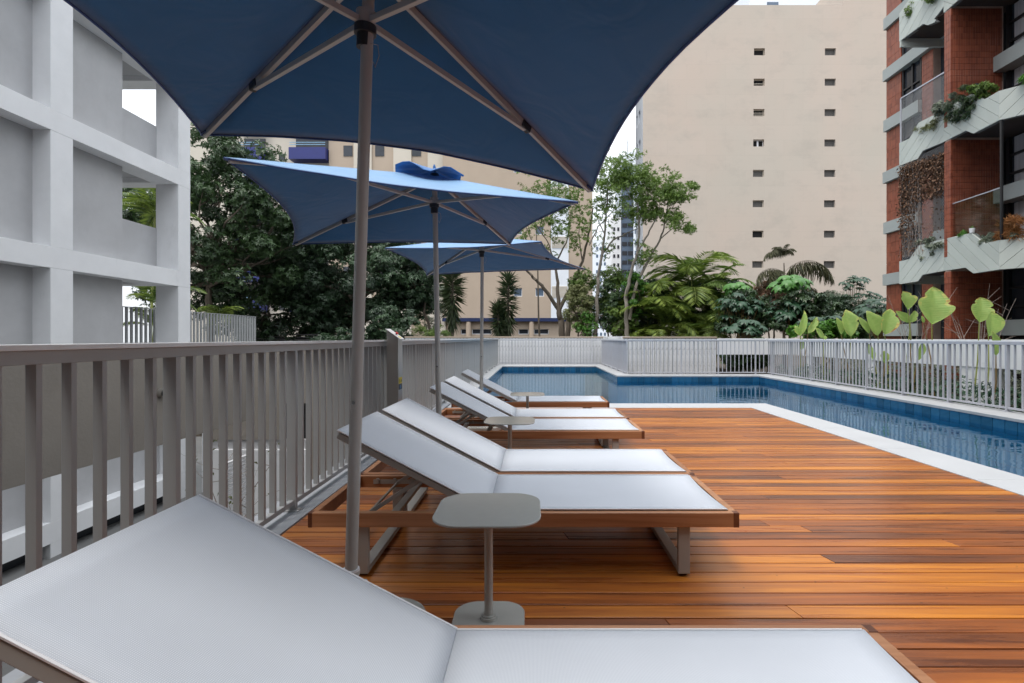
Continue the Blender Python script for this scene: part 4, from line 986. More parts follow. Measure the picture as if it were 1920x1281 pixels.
for k in range(-1, NF):
    if 2.52+FH*k < -.2: continue
    bal = RB(MB().prism([(9.52,13.80),(9.80,12.70),(9.61,10.98),(11.2,9.35),(11.2,13.8)], 2.735+FH*k, 2.90+FH*k)).build('balcony', 'soffit_brown', rb)
    facet(A0,A1,profA if k != 2 else profA1,k,R(48),bal); facet(A1,B1,profB,k,R(-40),bal); facet(B1,C1,profC,k,R(44),bal)
    RB(MB().box(9.47,10.6,13.80,13.85,2.52+FH*k,3.1+FH*k)).build('end_panel', 'panel_grey', bal)
# rails, net and glass
g = RB(MB().bar((9.49,13.82,7.33),(9.76,12.68,7.45), .03,.03).bar((9.49,13.83,6.15),(9.49,13.83,7.33), .03,.03)).build('net_rail', 'pale_fence_paint', rb)
g = RB(MB().bar((9.78,12.60,4.26),(9.58,10.95,4.21), .025,.02)).build('glass_rail', 'pale_fence_paint', rb)
RB(MB().slab([(9.78,12.6,3.45),(9.58,10.95,3.2),(9.58,10.95,4.20),(9.78,12.6,4.25)], (-1,0,0), .01)).build('glass_panel', 'rail_glass', rb)
RB(MB().bar((9.58,10.95,3.14),(9.58,10.95,5.6), .04,.04)).build('downpipe', 'black_frame', rb)
def net(z0, z1, z0b, z1b):
    mb = MB(); a = Vector((9.50,13.80,0)); b_ = Vector((9.765,12.70,0)); n_ = 30
    for k in range(-n_, n_):
        for sgn in (1,-1):
            t0 = k/n_; t1 = t0+1.0
            c0, c1 = max(t0,0), min(t1,1)
            if c1 <= c0: continue
            f0 = (c0-t0); f1 = (c1-t0)
            if sgn < 0: f0, f1 = 1-f0, 1-f1
            za = lambda t_, f: (z0+(z0b-z0)*t_) + ((z1+(z1b-z1)*t_)-(z0+(z0b-z0)*t_))*f
            p = a.lerp(b_, c0); q = a.lerp(b_, c1)
            mb.bar((p.x,p.y,za(c0,f0)), (q.x,q.y,za(c1,f1)), .003, .003)
    RB(mb).build('net', 'fence_paint', rb)['kind'] = 'stuff'
net(3.12,5.62,3.48,5.75); net(6.2,7.32,6.5,7.44)
# balcony planting: things of their own
def tuft(lab, c, r, mat, n=900, L=.10, W=.03, droop=.4, name='balcony_plant', cat='plant', K=5):
    t = thing(name, lab, cat, c)
    r = (r[0]*1.15, r[1]*1.25, r[2]*1.35)
    o, _ = foliage('foliage', mat, (0,0,r[2]*.8), r, max(6,n//75), 26, min(r)*.6, K, L, W, t, droop)
    return t
tuft('dark trailing plant hanging over the pale parapet, left of the yellow-green one', (9.60,12.0,6.10), (.12,.28,.28), 'leaf_dark', 1500, .12, .012, .9)
tuft('yellow-green bushy plant on the brick building\'s second balcony', (9.68,11.55,6.30), (.12,.26,.16), 'leaf_mid', 1200, .08, .03)
tuft('pale green plant at the right end of the second balcony', (9.85,10.72,6.2), (.12,.22,.12), 'leaf_bright', 500, .09, .02)
tuft('leafy plants trailing over the second balcony parapet, next to the fin wall', (9.66,12.55,6.5), (.12,.3,.12), 'leaf_grey', 900, .09, .03, .7)
tuft('grassy plants behind the netting of the second balcony', (9.72,13.1,6.1), (.12,.5,.16), 'leaf_olive', 1000, .10, .012)
tuft('dark green clump along the first balcony edge', (9.72,11.2,3.10), (.1,.42,.10), 'leaf_grey', 1200, .07, .03)
tuft('rust-red spiky plant at the right of the first balcony', (9.75,10.82,3.12), (.14,.26,.19), 'leaf_rust', 700, .16, .012, .1)
tuft('green plants inside the netted balcony below the dry vine', (9.72,13.25,3.1), (.12,.5,.22), 'leaf_grey', 1400, .08, .035)
tuft('small green plant beside the white pot on the first balcony', (9.72,12.1,3.42), (.07,.12,.05), 'leaf_bright', 300, .06, .012, .1)
tuft('leafy plant on the topmost visible balcony corner', (9.65,13.3,9.3), (.14,.5,.14), 'leaf_mid', 900, .10, .03)
t = thing('flower_pot', 'small white pot with a green sprout on the parapet', 'pot', (9.655,11.78,3.443))
MB().tube([(0,0,0),(0,0,.09),(0,0,.10)], [.045,.055,.055], 14).build('pot', 'white_plastic', t, smooth=True)
V,F,r = leaves(np.tile([0,0,.1],(14,1)), rng.normal(size=(14,3))*[1,1,.5]+[0,0,.8], .07, .02); link('sprout', np_mesh('sprout',V,F,'leaf_bright',r), t)
t = thing('wall_lamp', 'small black wall lamp on the red tiled fin wall', 'lamp', (10.28,FY-.02,6.98))
MB().tube([(0,0,-.06),(0,-.03,-.03),(0,-.035,.03),(0,0,.06)], [.03,.05,.05,.03], 12).build('lamp_body', 'black_frame', t, smooth=True)
# dry vine over the netting
t = thing('dry_vine', 'dry brown creeper hanging over the netted balcony of the brick building', 'vine', (9.5,13.3,3.2))
P = []
for _ in range(5200):
    u = random.random(); z = 2.35*random.random()**.55
    if z < 1.35 and not (u < .28+.15*random.random() or random.random() < .06): continue
    P.append((.27*u-.03+random.gauss(0,.03), .55-1.15*u, z+random.gauss(0,.03)))
P = np.array(P); D = rng.normal(size=P.shape)*[.5,.5,.5]+[0,0,-.8]
V,F,r = leaves(P, D, rng.uniform(.04,.085,len(P)), .04); link('dry_leaves', np_mesh('dry_leaves',V,F,'leaf_brown',r), t)
mb = MB()
for _ in range(26):
    u = random.random()*.5; x = .27*u-.03; yv = .55-1.15*u; pts = [(x+random.gauss(0,.02), yv+random.gauss(0,.05), 2.4-2.4*q/5) for q in range(6)]; mb.tube(pts, .005, 4)
mb.build('vine_stems', 'twig_grey', t)

# ------------------------------------------------------------------ trees and plants
def tree(lab, base, fork, C, Rr, n_clump, per, rc, K, L, W, mat, bark='bark', r0=.16, name='tree', droop=.35, sub=0, ntar=10, flat=.75, hollow=.35, cat='tree', group=None):
    t = thing(name, lab, cat, base, group); b_ = np.array(base, float)
    o, cl = foliage('crown', mat, np.array(C)-b_, Rr, n_clump, per, rc, K, L, W, t, droop, flat, hollow)
    idx = rng.permutation(len(cl))[:ntar]
    limbs('trunk', bark, (0,0,0), np.array(fork)-b_, [tuple(cl[i]) for i in idx], r0, t, .3, 8, sub)
    return t
tree('tall dark broadleaf tree right of the white frame building', (-14.6,24,.2), (-14.7,24,4.2), (-14.9,24.6,6.5), (4.6,2.8,4.3), 120, 95, .85, 6, .19, .075, 'leaf_dark', r0=.2, ntar=22, sub=2)
tree('dark green undergrowth tree beneath the tall one, by the bar fence', (-14.2,27.5,.2), (-14.0,27.5,1.8), (-13.6,27.5,2.6), (3.8,1.6,2.2), 46, 60, .8, 6, .24, .09, 'leaf_dark', ntar=8)
tree('wide dark tree with drooping leaf whorls behind the middle umbrella', (-8.8,27,.2), (-8.9,27,2.9), (-9.3,26.8,4.1), (4.4,2.2,2.8), 120, 90, .8, 7, .19, .055, 'leaf_darkbig', r0=.2, droop=.8, ntar=14)
tree('dark leafy tree closing the gap left of the umbrella poles', (-12.0,29,.2), (-12.0,29,3.0), (-12.2,29,5.6), (3.4,1.8,3.9), 100, 60, .8, 7, .24, .085, 'leaf_dark', droop=.6, ntar=10)
tree('rounded dark green shrub behind the control post', (-6.2,23.9,.2), (-6.2,23.9,.8), (-6.25,23.9,1.35), (1.15,.9,1.25), 34, 55, .36, 7, .16, .055, 'leaf_darkbig', r0=.06, name='shrub', cat='shrub', droop=.8, ntar=5)
tree('low dark shrub left of the umbrella pole, above the fence rail', (-8.1,23.9,.2), (-8.1,23.9,.5), (-8.2,23.9,.85), (1.6,.8,.75), 30, 55, .32, 7, .16, .055, 'leaf_darkbig', r0=.05, name='shrub', cat='shrub', droop=.8, ntar=5)
tree('pale dry-looking bush in front of the cream building', (-5.6,30,.2), (-5.6,30,1.5), (-5.5,30,2.7), (1.1,.8,1.7), 26, 40, .4, 5, .12, .05, 'leaf_grey', r0=.06, name='shrub', cat='shrub', droop=.3, ntar=6, sub=2)
tree('dense dark hanging foliage of a tree just left of the yucca', (-5.2,26,.2), (-5.4,26,3.4), (-5.9,26,3.9), (1.5,1.3,1.7), 40, 55, .5, 7, .2, .065, 'leaf_darkbig', r0=.09, droop=.9, ntar=8)
tree('low bushy fine-leaved hedge behind the wall, right of the control post', (-4.7,23.7,.2), (-4.7,23.7,.6), (-4.75,23.7,1.0), (1.05,.4,.75), 40, 60, .28, 5, .09, .018, 'leaf_mid', r0=.03, name='hedge', cat='hedge', ntar=3)
# thin multi-stemmed tree with sparse crown
def stems(t, base, paths, mat, sc=1.0):
    mb = MB(); B = Vector(base)
    for pts, r0, r1 in paths:
        Y0 = pts[0][2]; P = [spot(*q)-B for q in pts]
        Q = []
        for a, b_ in zip(P[:-1], P[1:]):
            for j in range(4):
                q = a.lerp(b_, j/4); q += Vector((random.gauss(0,.02), random.gauss(0,.04), 0)) if Q else Vector(); Q.append(q)
        Q.append(P[-1]); mb.tube(Q, [r0+(r1-r0)*k/(len(Q)-1) for k in range(len(Q))], 7)
    return mb.build('trunk', mat, t, smooth=True)
def crown_at(t, base, spots_, mat, per, rc, K, L, W, droop=.3, name='crown', flat=.6):
    V_, F_, R_ = [], [], []; off = 0; B = np.array(base, float)
    for (px,py,Y,s) in spots_:
        c = np.array(spot(px,py,Y))-B
        nd = c + unit(rng.normal(size=(int(per*s),3)))*rng.random((int(per*s),1))**.5*rc*s*[1,1,flat]
        sh = np.full(len(nd), random.random()); ax = unit(rng.normal(size=nd.shape)+[0,0,1])
        V,F,r = whorl_leaves(nd, ax, K, L, W, droop, sh); V_.append(V); F_.append(F+off); R_.append(r); off += len(V)
    return link(name, np_mesh(name, np.concatenate(V_), np.concatenate(F_), mat, np.concatenate(R_)), t)
b3 = spot(1058,640,25.5); b3.z = .2
t = thing('tree', 'slender forked tree with thin pale green leaves in front of the beige facade', 'tree', b3)
stems(t, b3, [([(1056,650,25.5),(1052,600,25.5),(1046,575,25.5)],.17,.12), ([(1048,582,25.5),(1020,540,25.3),(1000,520,25.2),(985,505,25)],.10,.045),
      ([(1046,575,25.5),(1046,530,25.6),(1040,495,25.8),(1030,460,26)],.10,.03), ([(1050,578,25.5),(1075,530,25.5),(1092,490,25.5),(1104,440,25.3),(1112,390,25)],.10,.03),
      ([(985,505,25),(975,490,25),(962,470,25)],.04,.012), ([(1040,495,25.8),(1062,455,26),(1070,400,26)],.05,.015), ([(1030,460,26),(1005,420,26),(985,380,26)],.03,.01),([(1092,490,25.5),(1085,440,25.5),(1088,400,25.5)],.035,.01),
      ([(1062,650,25.3),(1066,610,25.3),(1064,580,25.3)],.14,.08)], 'bark')
sp3 = [(random.gauss(1045,38), random.gauss(395,38), 25.5+random.gauss(0,.8), random.uniform(.6,1.1)) for _ in range(125)]
sp3 = [q for q in sp3 if q[1] < 480]
crown_at(t, b3, sp3, 'leaf_mid', 13, .42, 5, .12, .055)
t2_ = thing('tree', 'small yellowish-leaved tree top beside the forked trunk, under the umbrella corner', 'tree', spot(1012,700,27))
B = t2_.location.copy()
stems(t2_, B, [([(1012,700,27),(1010,560,27),(1005,430,27)],.06,.02), ([(1008,480,27),(985,420,27),(975,370,27)],.03,.01)], 'bark')
crown_at(t2_, B, [(random.gauss(1000,24), random.gauss(362,20), 27+random.gauss(0,.6), random.uniform(.6,1)) for _ in range(34)], 'leaf_olive', 11, .40, 5, .10, .05)
b4 = spot(1178,640,23.5); b4.z = .0
t = thing('tree', 'slim green tree with two leaning stems in front of the beige tower', 'tree', b4)
stems(t, b4, [([(1176,650,23.5),(1174,600,23.5),(1175,545,23.5),(1186,500,23.4),(1196,470,23.4),(1198,420,23.4),(1195,380,23.4)],.11,.025),
      ([(1196,470,23.4),(1215,440,23.3),(1230,410,23.2),(1240,370,23.2)],.05,.012), ([(1180,600,23.5),(1192,535,23.6),(1215,490,23.7),(1238,450,23.8),(1246,420,23.8),(1252,370,23.8)],.085,.015),
      ([(1240,447,23.8),(1262,428,23.8),(1285,432,23.8),(1300,437,23.8)],.03,.006), ([(1246,420,23.8),(1262,390,23.8),(1275,350,23.8)],.03,.008),([(1198,420,23.4),(1210,380,23.4),(1222,340,23.4)],.03,.008),
      ([(1195,400,23.4),(1180,370,23.4),(1165,330,23.4)],.025,.008)], 'bark_pale')
sp4 = []
for cx__, cy__, sx_, sy_, n_ in ((1185,335,34,24,44),(1225,360,28,20,34),(1268,365,17,17,26),(1205,398,30,14,26),(1262,410,18,10,13),(1290,428,7,5,6),(1160,320,14,16,12),(1296,352,5,12,6),(1208,480,12,14,7)):
    sp4 += [(random.gauss(cx__,sx_*.75), random.gauss(cy__,sy_*.75), 23.5+random.gauss(0,.5), random.uniform(.6,1.1)) for _ in range(int(n_*2.0))]
crown_at(t, b4, sp4, 'leaf_mid', 22, .34, 5, .09, .042)
b5 = spot(1122,640,24.5); b5.z = 0
t = thing('tree', 'thin curved bare-trunked tree between the facade corner and the slim green tree', 'tree', b5)
stems(t, b5, [([(1118,650,24.5),(1120,560,24.5),(1122,520,24.5),(1128,480,24.5),(1134,430,24.5),(1138,380,24.5),(1140,330,24.5)],.10,.02), ([(1128,480,24.5),(1150,450,24.5),(1180,435,24.4),(1198,428,24.4)],.05,.015),
      ([(1105,460,24.5),(1122,425,24.5),(1150,395,24.5),(1172,380,24.5)],.035,.012), ([(1134,440,24.5),(1120,410,24.5),(1118,370,24.5)],.03,.01)], 'bark_pale')
crown_at(t, b5, [(random.gauss(1135,16), random.gauss(360,36), 24.5+random.gauss(0,.5), random.uniform(.5,1)) for _ in range(120)]+[(random.gauss(1128,12), random.gauss(465,10), 24.5, .8) for _ in range(10)]+[(random.gauss(1095,14), random.gauss(440,30), 24.7, .8) for _ in range(16)], 'leaf_mid', 11, .33, 5, .10, .05)
# shrubs over the garden wall
def bush(lab, px, py, Y, rpx, rpy, mat, n, L, W, K=5, rc=.3, droop=.35, name='shrub'):
    c = spot(px, py, Y); r = (rpx*Y/1000, .55, rpy*Y/1000); base = (c.x, Y, .0 if Y > 23 else -.35)
    return tree(lab, base, (c.x, Y, max(c.z-.3,base[2]+.1)), tuple(c), r, n, 42, rc, K, L, W, mat, r0=.05, name=name, cat='shrub', droop=droop, ntar=6, sub=1)
bush('olive twiggy bush at the foot of the forked tree', 1085, 575, 24.3, 26, 48, 'leaf_olive', 30, .09, .04)
bush('bright green bush low against the wall cap, left part', 1098, 610, 24.0, 20, 22, 'leaf_bright', 16, .08, .045)
bush('dark small-leaved tall bush between the trunks', 1142, 575, 24.6, 28, 48, 'leaf_dark', 40, .09, .045, rc=.32)
bush('mid-green leafy bush filling the gap left of the slim tree', 1150, 545, 25.0, 34, 50, 'leaf_mid', 44, .10, .045, rc=.32)
bush('dense mid-green bush closing the gap between palms and blue-green schefflera', 1372, 570, 24.6, 34, 52, 'leaf_darkbig', 50, .12, .045, rc=.34)
bush('dark bush behind the bright schefflera crown', 1452, 572, 23.6, 44, 48, 'leaf_darkbig', 60, .12, .045, rc=.34)
bush('dark green bush standing before the tower wall left of the brick building', 1590, 590, 21.4, 60, 40, 'leaf_darkbig', 60, .11, .04, rc=.34)
bush('mixed green bush between the two forked trunks and the facade', 1098, 560, 25.2, 30, 60, 'leaf_mid', 46, .09, .04, rc=.32)
bush('light green bush low behind the slim trunk', 1165, 600, 24.2, 30, 34, 'leaf_mid', 34, .10, .05, rc=.3)
bush('bright creeper wrapping the slim tree trunk', 1190, 555, 23.9, 22, 42, 'leaf_bright', 26, .09, .06, rc=.25)
bush('dark filler shrub below the palms', 1205, 578, 24.6, 55, 56, 'leaf_dark', 60, .12, .05)
bush('shaded dark bush under the areca palms, right half', 1310, 582, 24.6, 62, 52, 'leaf_dark', 64, .13, .05)
bush('low dark green shrub mass behind the weathered wall end', 1400, 592, 21.8, 62, 46, 'leaf_dark', 54, .15, .06)
bush('dim brownish shrub beside the drooping palm', 1440, 560, 23.0, 32, 30, 'leaf_brown', 20, .12, .03)
bush('grey-green shrub before the tower wall, right', 1560, 585, 22, 40, 35, 'leaf_grey', 26, .10, .03)
bush('dark foliage mass between the drooping palm and the brick building', 1510, 592, 20.5, 70, 42, 'leaf_dark', 42, .14, .06)
bush('dark planting behind the right end of the garden', 1625, 612, 19.0, 60, 26, 'leaf_dark', 40, .14, .06)
bush('fresh green low leaves just above the right fence rail', 1545, 622, 17.9, 60, 14, 'leaf_bright', 20, .14, .09, rc=.22)
bush('dark planting seen through the bars at the far right fence corner', 1400, 668, 18.4, 60, 26, 'leaf_dark', 46, .15, .06)

# palms: each frond a part
def frond_mesh(name, mat, L=1.6, arch=.55, n=36, ll=.50, lw=.034, droop=.45, vee=.35, fish=False):
    V_, F_, R_ = [], [], []; P = []; D = []; LL = []; WW = []
    ang = R(62); p = np.array([0.,0,0]); pts = [p.copy()]
    for k in range(n):
        a = ang - (ang+arch*1.5)*(k/n)**1.15; p = p + np.array([math.cos(a),0,math.sin(a)])*L/n; pts.append(p.copy())
    pts = np.array(pts); tan = unit(np.gradient(pts, axis=0))
    for k in range(int(n*.14), n+1):
        s = k/n; l_ = ll*(math.sin(math.pi*min(1,s*.82+.14))**.6)
        for sg in (-1,1):
            if fish:
                for q in range(3):
                    P.append(pts[k]+rng.normal(0,.01,3)); D.append(tan[k]*.35+rng.normal(0,.22,3)+np.array([0,sg*(.15+.25*q),-.75-.5*rng.random()])); LL.append(l_*rng.uniform(.5,1.1)); WW.append(lw*1.3)
            else:
                P.append(pts[k]); D.append(tan[k]*.75+np.array([0,sg*1.0,vee-droop*rng.uniform(.7,1.3)])); LL.append(l_*rng.uniform(.85,1.1)); WW.append(lw)
    V,F,r = leaves(np.array(P), np.array(D), np.array(LL), np.array(WW), twist=.08, fold=.05)
    o = len(V); ring = []
    for k, q in enumerate(pts):
        rr = .012*(1-.8*k/len(pts)); ring += [q+[0,rr,0], q+[0,-rr,0], q+[0,0,-rr]]
    F2 = []
    for k in range(len(pts)-1):
        for j in range(3):
            a = o+3*k+j; b_ = o+3*k+(j+1)%3; F2 += [(a,b_,b_+3),(a,b_+3,a+3)]
    return np_mesh(name, np.concatenate([V,np.array(ring)]), np.concatenate([F,np.array(F2)]), mat, np.concatenate([r,np.full(len(F2),.9)]))
fr_palm = [frond_mesh('frond','leaf_palm'), frond_mesh('frond','leaf_palm',1.5,.7,32,.50,.032,.6), frond_mesh('frond','leaf_mid',1.4,.4,30,.46,.03,.4)]
fr_fish = [frond_mesh('frond','leaf_fishtail',1.9,.75,36,.72,.022,.9,0,True), frond_mesh('frond','leaf_fishtail',1.6,.9,32,.62,.022,.9,0,True)]
fr_yucca = None
def palm(lab, base, crown_z, nf, sc, meshes, trunk_r=.05, name='palm_tree', spread=(.2,1.1), stems_=1, rad=.3, azs=None, barkm='stem_green'):
    t = thing(name, lab, 'palm', base)
    B = Vector(base); mb = MB(); tops = []
    for s in range(stems_):
        top = Vector((random.gauss(0,rad), random.gauss(0,rad), (crown_z-B.z)*random.uniform(.62,1) if s else crown_z-B.z)); tops.append(top)
        b0 = Vector((top.x*.4, top.y*.4, 0)); mb.tube([tuple(b0.lerp(top,q/5)+Vector((random.gauss(0,.01),0,0))) for q in range(6)], [trunk_r*(1-.4*q/5) for q in range(6)], 8)
    mb.build('trunk', barkm, t, smooth=True)
    sc *= 1.45
    for top in tops:
        for k in range(max(4, int(nf*1.35)//stems_)):
            az = (azs[k%len(azs)] if azs else random.random()*6.283); tilt = random.uniform(*spread)
            link('frond', random.choice(meshes), t, tuple(top), (0, tilt, az) if False else Matrix.Rotation(az,3,'Z').to_4x4().to_euler(), sc*random.uniform(.8,1.15)).rotation_euler = (Matrix.Rotation(az,4,'Z') @ Matrix.Rotation(tilt-.62,4,'Y') @ Matrix.Rotation(random.gauss(0,.15),4,'X')).to_euler()
    return t
def pb(px, Y, z=0.): return (spot(px,600,Y).x, Y, z)
palm('feathery areca palm with the tallest bright fronds, in front of the tower', pb(1296,24.2), 3.7, 18, 1.2, fr_palm, .05, stems_=2, rad=.25)
palm('leaning areca palm clump with arching fronds, left of the tallest palm', pb(1232,24.4), 2.9, 20, 1.0, fr_palm, .045, stems_=3, rad=.35)
palm('dense low areca palm clump above the wall, centre', pb(1262,23.8), 1.9, 26, .85, fr_palm, .04, stems_=4, rad=.45)
palm('dense low areca palm clump above the wall, right', pb(1325,23.9), 2.0, 24, .82, fr_palm, .04, stems_=4, rad=.42)
palm('tall feathery palm with arching fronds behind the low palm clump', pb(1340,25.2), 3.3, 14, 1.0, fr_palm, .05, stems_=2, rad=.3)
palm('bright low palm fronds spilling above the wall cap, centre right', pb(1290,23.6), 1.25, 22, .8, fr_palm, .04, stems_=4, rad=.5)
palm('areca palm with rusty older fronds at the right of the clump', pb(1350,24.3), 2.5, 12, .8, fr_palm, .04, stems_=2, rad=.25)
palm('small areca palm right beside the slim tree trunk', pb(1225,23.7), 1.2, 16, .7, fr_palm, .04, stems_=3, rad=.3)
palm('young palm glimpsed through the ground-floor opening of the white frame', (-12.0,16.6,-.2), 2.05, 12, .62, fr_palm, .03, stems_=2, rad=.2)
palm('palm fronds seen through the upper opening of the white frame', (-14.0,19.2,.1), 5.6, 10, .8, fr_palm, .05)
palm('small bright palm just above the grey bar fence by the dark tree', (-13.1,21.5,.1), 1.95, 10, .45, fr_palm, .03)
# fishtail palm with explicit drooping fronds
B = Vector(pb(1470,22.6,-.2)); t = thing('palm_tree', 'olive fishtail palm with long drooping fronds before the beige tower', 'palm', B)
def place_frond(t, B, p0, az, tilt, sc, me, roll=0):
    link('frond', me, t, tuple(Vector(p0)-B), (Matrix.Rotation(az,4,'Z') @ Matrix.Rotation(tilt,4,'Y') @ Matrix.Rotation(roll,4,'X')).to_euler(), sc)
MB().tube([(0,0,0),(0,0,1.6),(.02,0,3.3),(.0,0,4.5)], [.075,.06,.045,.02], 8).build('trunk', 'bark', t, smooth=True)
c1 = spot(1470,512,22.6); c2 = spot(1468,478,22.6)
place_frond(t,B,c1, .05, .22, 1.42, fr_fish[0]); place_frond(t,B,c1, math.pi-.1, .38, .98, fr_fish[1]); place_frond(t,B,c1, math.pi+.5, .55, .9, fr_fish[1]); place_frond(t,B,spot(1500,545,22.6), .3, .4, .9, fr_fish[1]); place_frond(t,B,spot(1520,560,22.4), -.2, .5, .95, fr_fish[0])
for az in (0.2,1.2,2.2,3.0,3.9,5.0,5.8): place_frond(t,B,c2, az, -.45+random.gauss(0,.15), .42, fr_fish[1])
for az in (2.7,3.5): place_frond(t,B,c2, az, .2, .62, fr_fish[1])
# yuccas: rosettes of sword leaves along a stem
def yucca(lab, px0, py0, py1, Y, wpx, z=.2, lean=0):
    B = Vector(pb(px0,Y,z)); t = thing('yucca', lab, 'yucca', B); top = spot(px0+lean,py0,Y)-B; bot = spot(px0,py1,Y)-B
    MB().tube([(0,0,0), tuple(bot), tuple(top-Vector((0,0,.25)))], [.07,.06,.04], 8).build('trunk', 'bark', t, smooth=True)
    n_ = 620; s = rng.random(n_)**.8; P = np.array(bot)[None]*(1-s[:,None]) + np.array(top-Vector((0,0,.25)))[None]*s[:,None]
    az = rng.random(n_)*6.283; el = (s-.62)*2.6 + rng.normal(0,.22,n_); el = np.where(s > .9, rng.uniform(.2,1.5,n_), np.clip(el,-1.35,.9))
    D = np.stack([np.cos(az)*np.cos(el), np.sin(az)*np.cos(el), np.sin(el)], 1); L = wpx*Y/1000*rng.uniform(.9,1.45,n_)
    V,F,r = leaves(P, D, L, .034, twist=.2, fold=.25); link('sword_leaves', np_mesh('sword_leaves',V,F,'leaf_yucca',r), t)
yucca('big spiky yucca column just right of the middle umbrella pole', 848, 500, 605, 25, 24)
yucca('taller of the two yuccas standing in front of the beige facade', 953, 512, 640, 24.6, 20)
yucca('short yucca leaning against the taller one, on its left', 936, 566, 640, 24.4, 17, lean=-3)

# scheffleras: umbrella-like leaves, each leaf a part
def umbrella_leaf(name, mat, K=8, L=.30, W=.12, droop=.75):
    V_, F_, R_ = [], [], []; o = 0
    for k in range(K):
        a = 6.283*k/K+random.gauss(0,.1); st = 4; c = np.array([math.cos(a),math.sin(a),0]); s = np.array([-c[1],c[0],0]); el = .1; p = np.zeros(3); l_ = L*random.uniform(.8,1.1); pts = []
        for q in range(st+1):
            w = W*[.12,.75,1,.7,.04][q]/2; e = el - droop*q/st
            pts += [p+s*w+[0,0,-w*.35], p+[0,0,.0], p-s*w+[0,0,-w*.35]]; p = p + (c*math.cos(e)+np.array([0,0,math.sin(e)]))*l_/st
        V_.append(pts); 
        for q in range(st):
            for j in (0,1): a_ = o+3*q+j; F_ += [(a_,a_+1,a_+4,a_+3)]; R_.append(random.random()*.2+.1*j+.3)
        o += 3*(st+1)
    return np_mesh(name, np.concatenate([np.array(v) for v in V_]), np.array(F_), mat, R_, True)
ul_dark = [umbrella_leaf('leaf','leaf_schef',8,.31,.12,1.2), umbrella_leaf('leaf','leaf_schef',7,.29,.11,1.5)]
ul_bri = [umbrella_leaf('leaf','leaf_schef_bright',9,.38,.19,1.5), umbrella_leaf('leaf','leaf_schef_bright',8,.36,.18,1.7)]
def schef(lab, px, py, Y, rpx, rpy, n_, mats, sc=1., z=0., name='schefflera'):
    c = spot(px,py,Y); B = Vector((c.x,Y,z)); t = thing(name, lab, 'shrub', B); rx = rpx*Y/1000; rz_ = rpy*Y/1000; mb = MB()
    for k in range(n_):
        d = Vector((random.gauss(0,1), random.gauss(0,1), random.gauss(.1,.8))).normalized()*random.random()**.33
        p = c + Vector((d.x*rx, d.y*.5, d.z*rz_)) - B
        ax = Vector((d.x*.5, d.y*.5-.25, .9+.3*random.random())).normalized()
        q = ax.to_track_quat('Z','X').to_euler(); link('leaf', random.choice(mats), t, tuple(p), q, sc*random.uniform(.7,1.15))
        mb.tube([tuple(Vector((0,0,max(.1,(c.z-B.z)*.55)))+Vector((random.gauss(0,.08),0,0))), tuple(p*.6+Vector((0,0,.15))), tuple(p)], [.014,.008,.005], 4)
    mb.tube([(0,0,0),(0,0,max(.1,(c.z-B.z)*.6))], [.04,.03], 7); mb.build('stems', 'stem_brown', t, smooth=True)
    return t
schef('bright green schefflera crown in front of the drooping palm', 1482, 530, 21.0, 34, 20, 34, ul_bri, 1.05)
schef('dark schefflera below the bright crown', 1480, 580, 20.6, 42, 24, 46, ul_dark, 1.1)
schef('bright small schefflera right of the areca palms', 1383, 540, 22.6, 22, 13, 20, ul_bri, .9)
schef('dark blue-green schefflera bank under the palms, left', 1385, 575, 21.5, 48, 26, 60, ul_dark, 1.05)
schef('low spreading schefflera right on the wall end', 1395, 615, 19.2, 38, 16, 44, ul_dark, .95)
schef('dark schefflera in front of the brick building corner', 1650, 580, 16.6, 42, 24, 46, ul_dark, .82)
schef('schefflera standing high behind the tallest paddle leaf', 1700, 565, 16.0, 18, 26, 22, ul_dark, .75)
schef('shaded schefflera behind the right paddle leaves', 1715, 600, 15.5, 40, 26, 34, ul_dark, .75)
schef('slim open-crowned schefflera tree against the tower wall', 1600, 530, 22.5, 32, 14, 26, ul_dark, .85)
schef('dark low schefflera between palm and paddle plants', 1545, 605, 18.8, 46, 20, 40, ul_dark, .8)
schef('lower tier of the open-crowned tree beside the brick corner', 1625, 556, 22.3, 26, 12, 18, ul_dark, .8)

# paddle-leaf plants beyond the right fence: every leaf a part
def paddle(name, L, Wd, tear=0, curl=.25, seed=0):
    rs = random.Random(seed); n1, n2 = 16, 8; V = []; F = []; Rr = []
    offs = [[rs.uniform(0,1) for _ in range(2)] for _ in range(n1+1)]
    notch = {(-1): rs.sample(range(8,14), 1), 1: rs.sample(range(8,14), 1)} if tear else {-1:[],1:[]}
    for i in range(n1+1):
        s = i/n1; w = Wd/2*(1+.10*math.sin(seed*2.1+5*s))*(math.sin(math.pi*min(1,s*1.0))**.62)*(1.12-.35*s) if 0 < s < 1 else 0.002
        for j in range(n2+1):
            v = -1+2*j/n2; sg = -1 if v < 0 else 1; ww = w*(1+.05*math.sin(9*s+seed+sg))
            if i in notch[sg] and abs(v) > .45: ww *= .62
            x = v*ww; yv = s*L + (abs(v)**1.5)*ww*.35*(1-s) ; z = abs(v)*ww*.42 - curl*L*s*s*.5 + .02*math.sin(6*s+v*3+seed)*L
            V.append((x,yv,z))
    for i in range(n1):
        for j in range(n2):
            a = i*(n2+1)+j; F.append((a,a+1,a+n2+2,a+n2+1)); e = abs(-1+2*(j+.5)/n2); s = (i+.5)/n1
            edge = max(0, (e-.72)/.28)*(.15+1.1*abs(mnoise.noise(Vector((i*.35+seed, j*.2, seed*1.7))))*1.6); Rr.append(.20+.3*rs.random()*.5+.6*edge*(.5+.6*tear) + (.2 if s > .9 else 0))
    me = np_mesh(name, np.array(V), np.array(F), 'paddle_leaf', Rr, True); return me
def Zp(x, y): return (1450+x/4.085, 520+y/4.085)
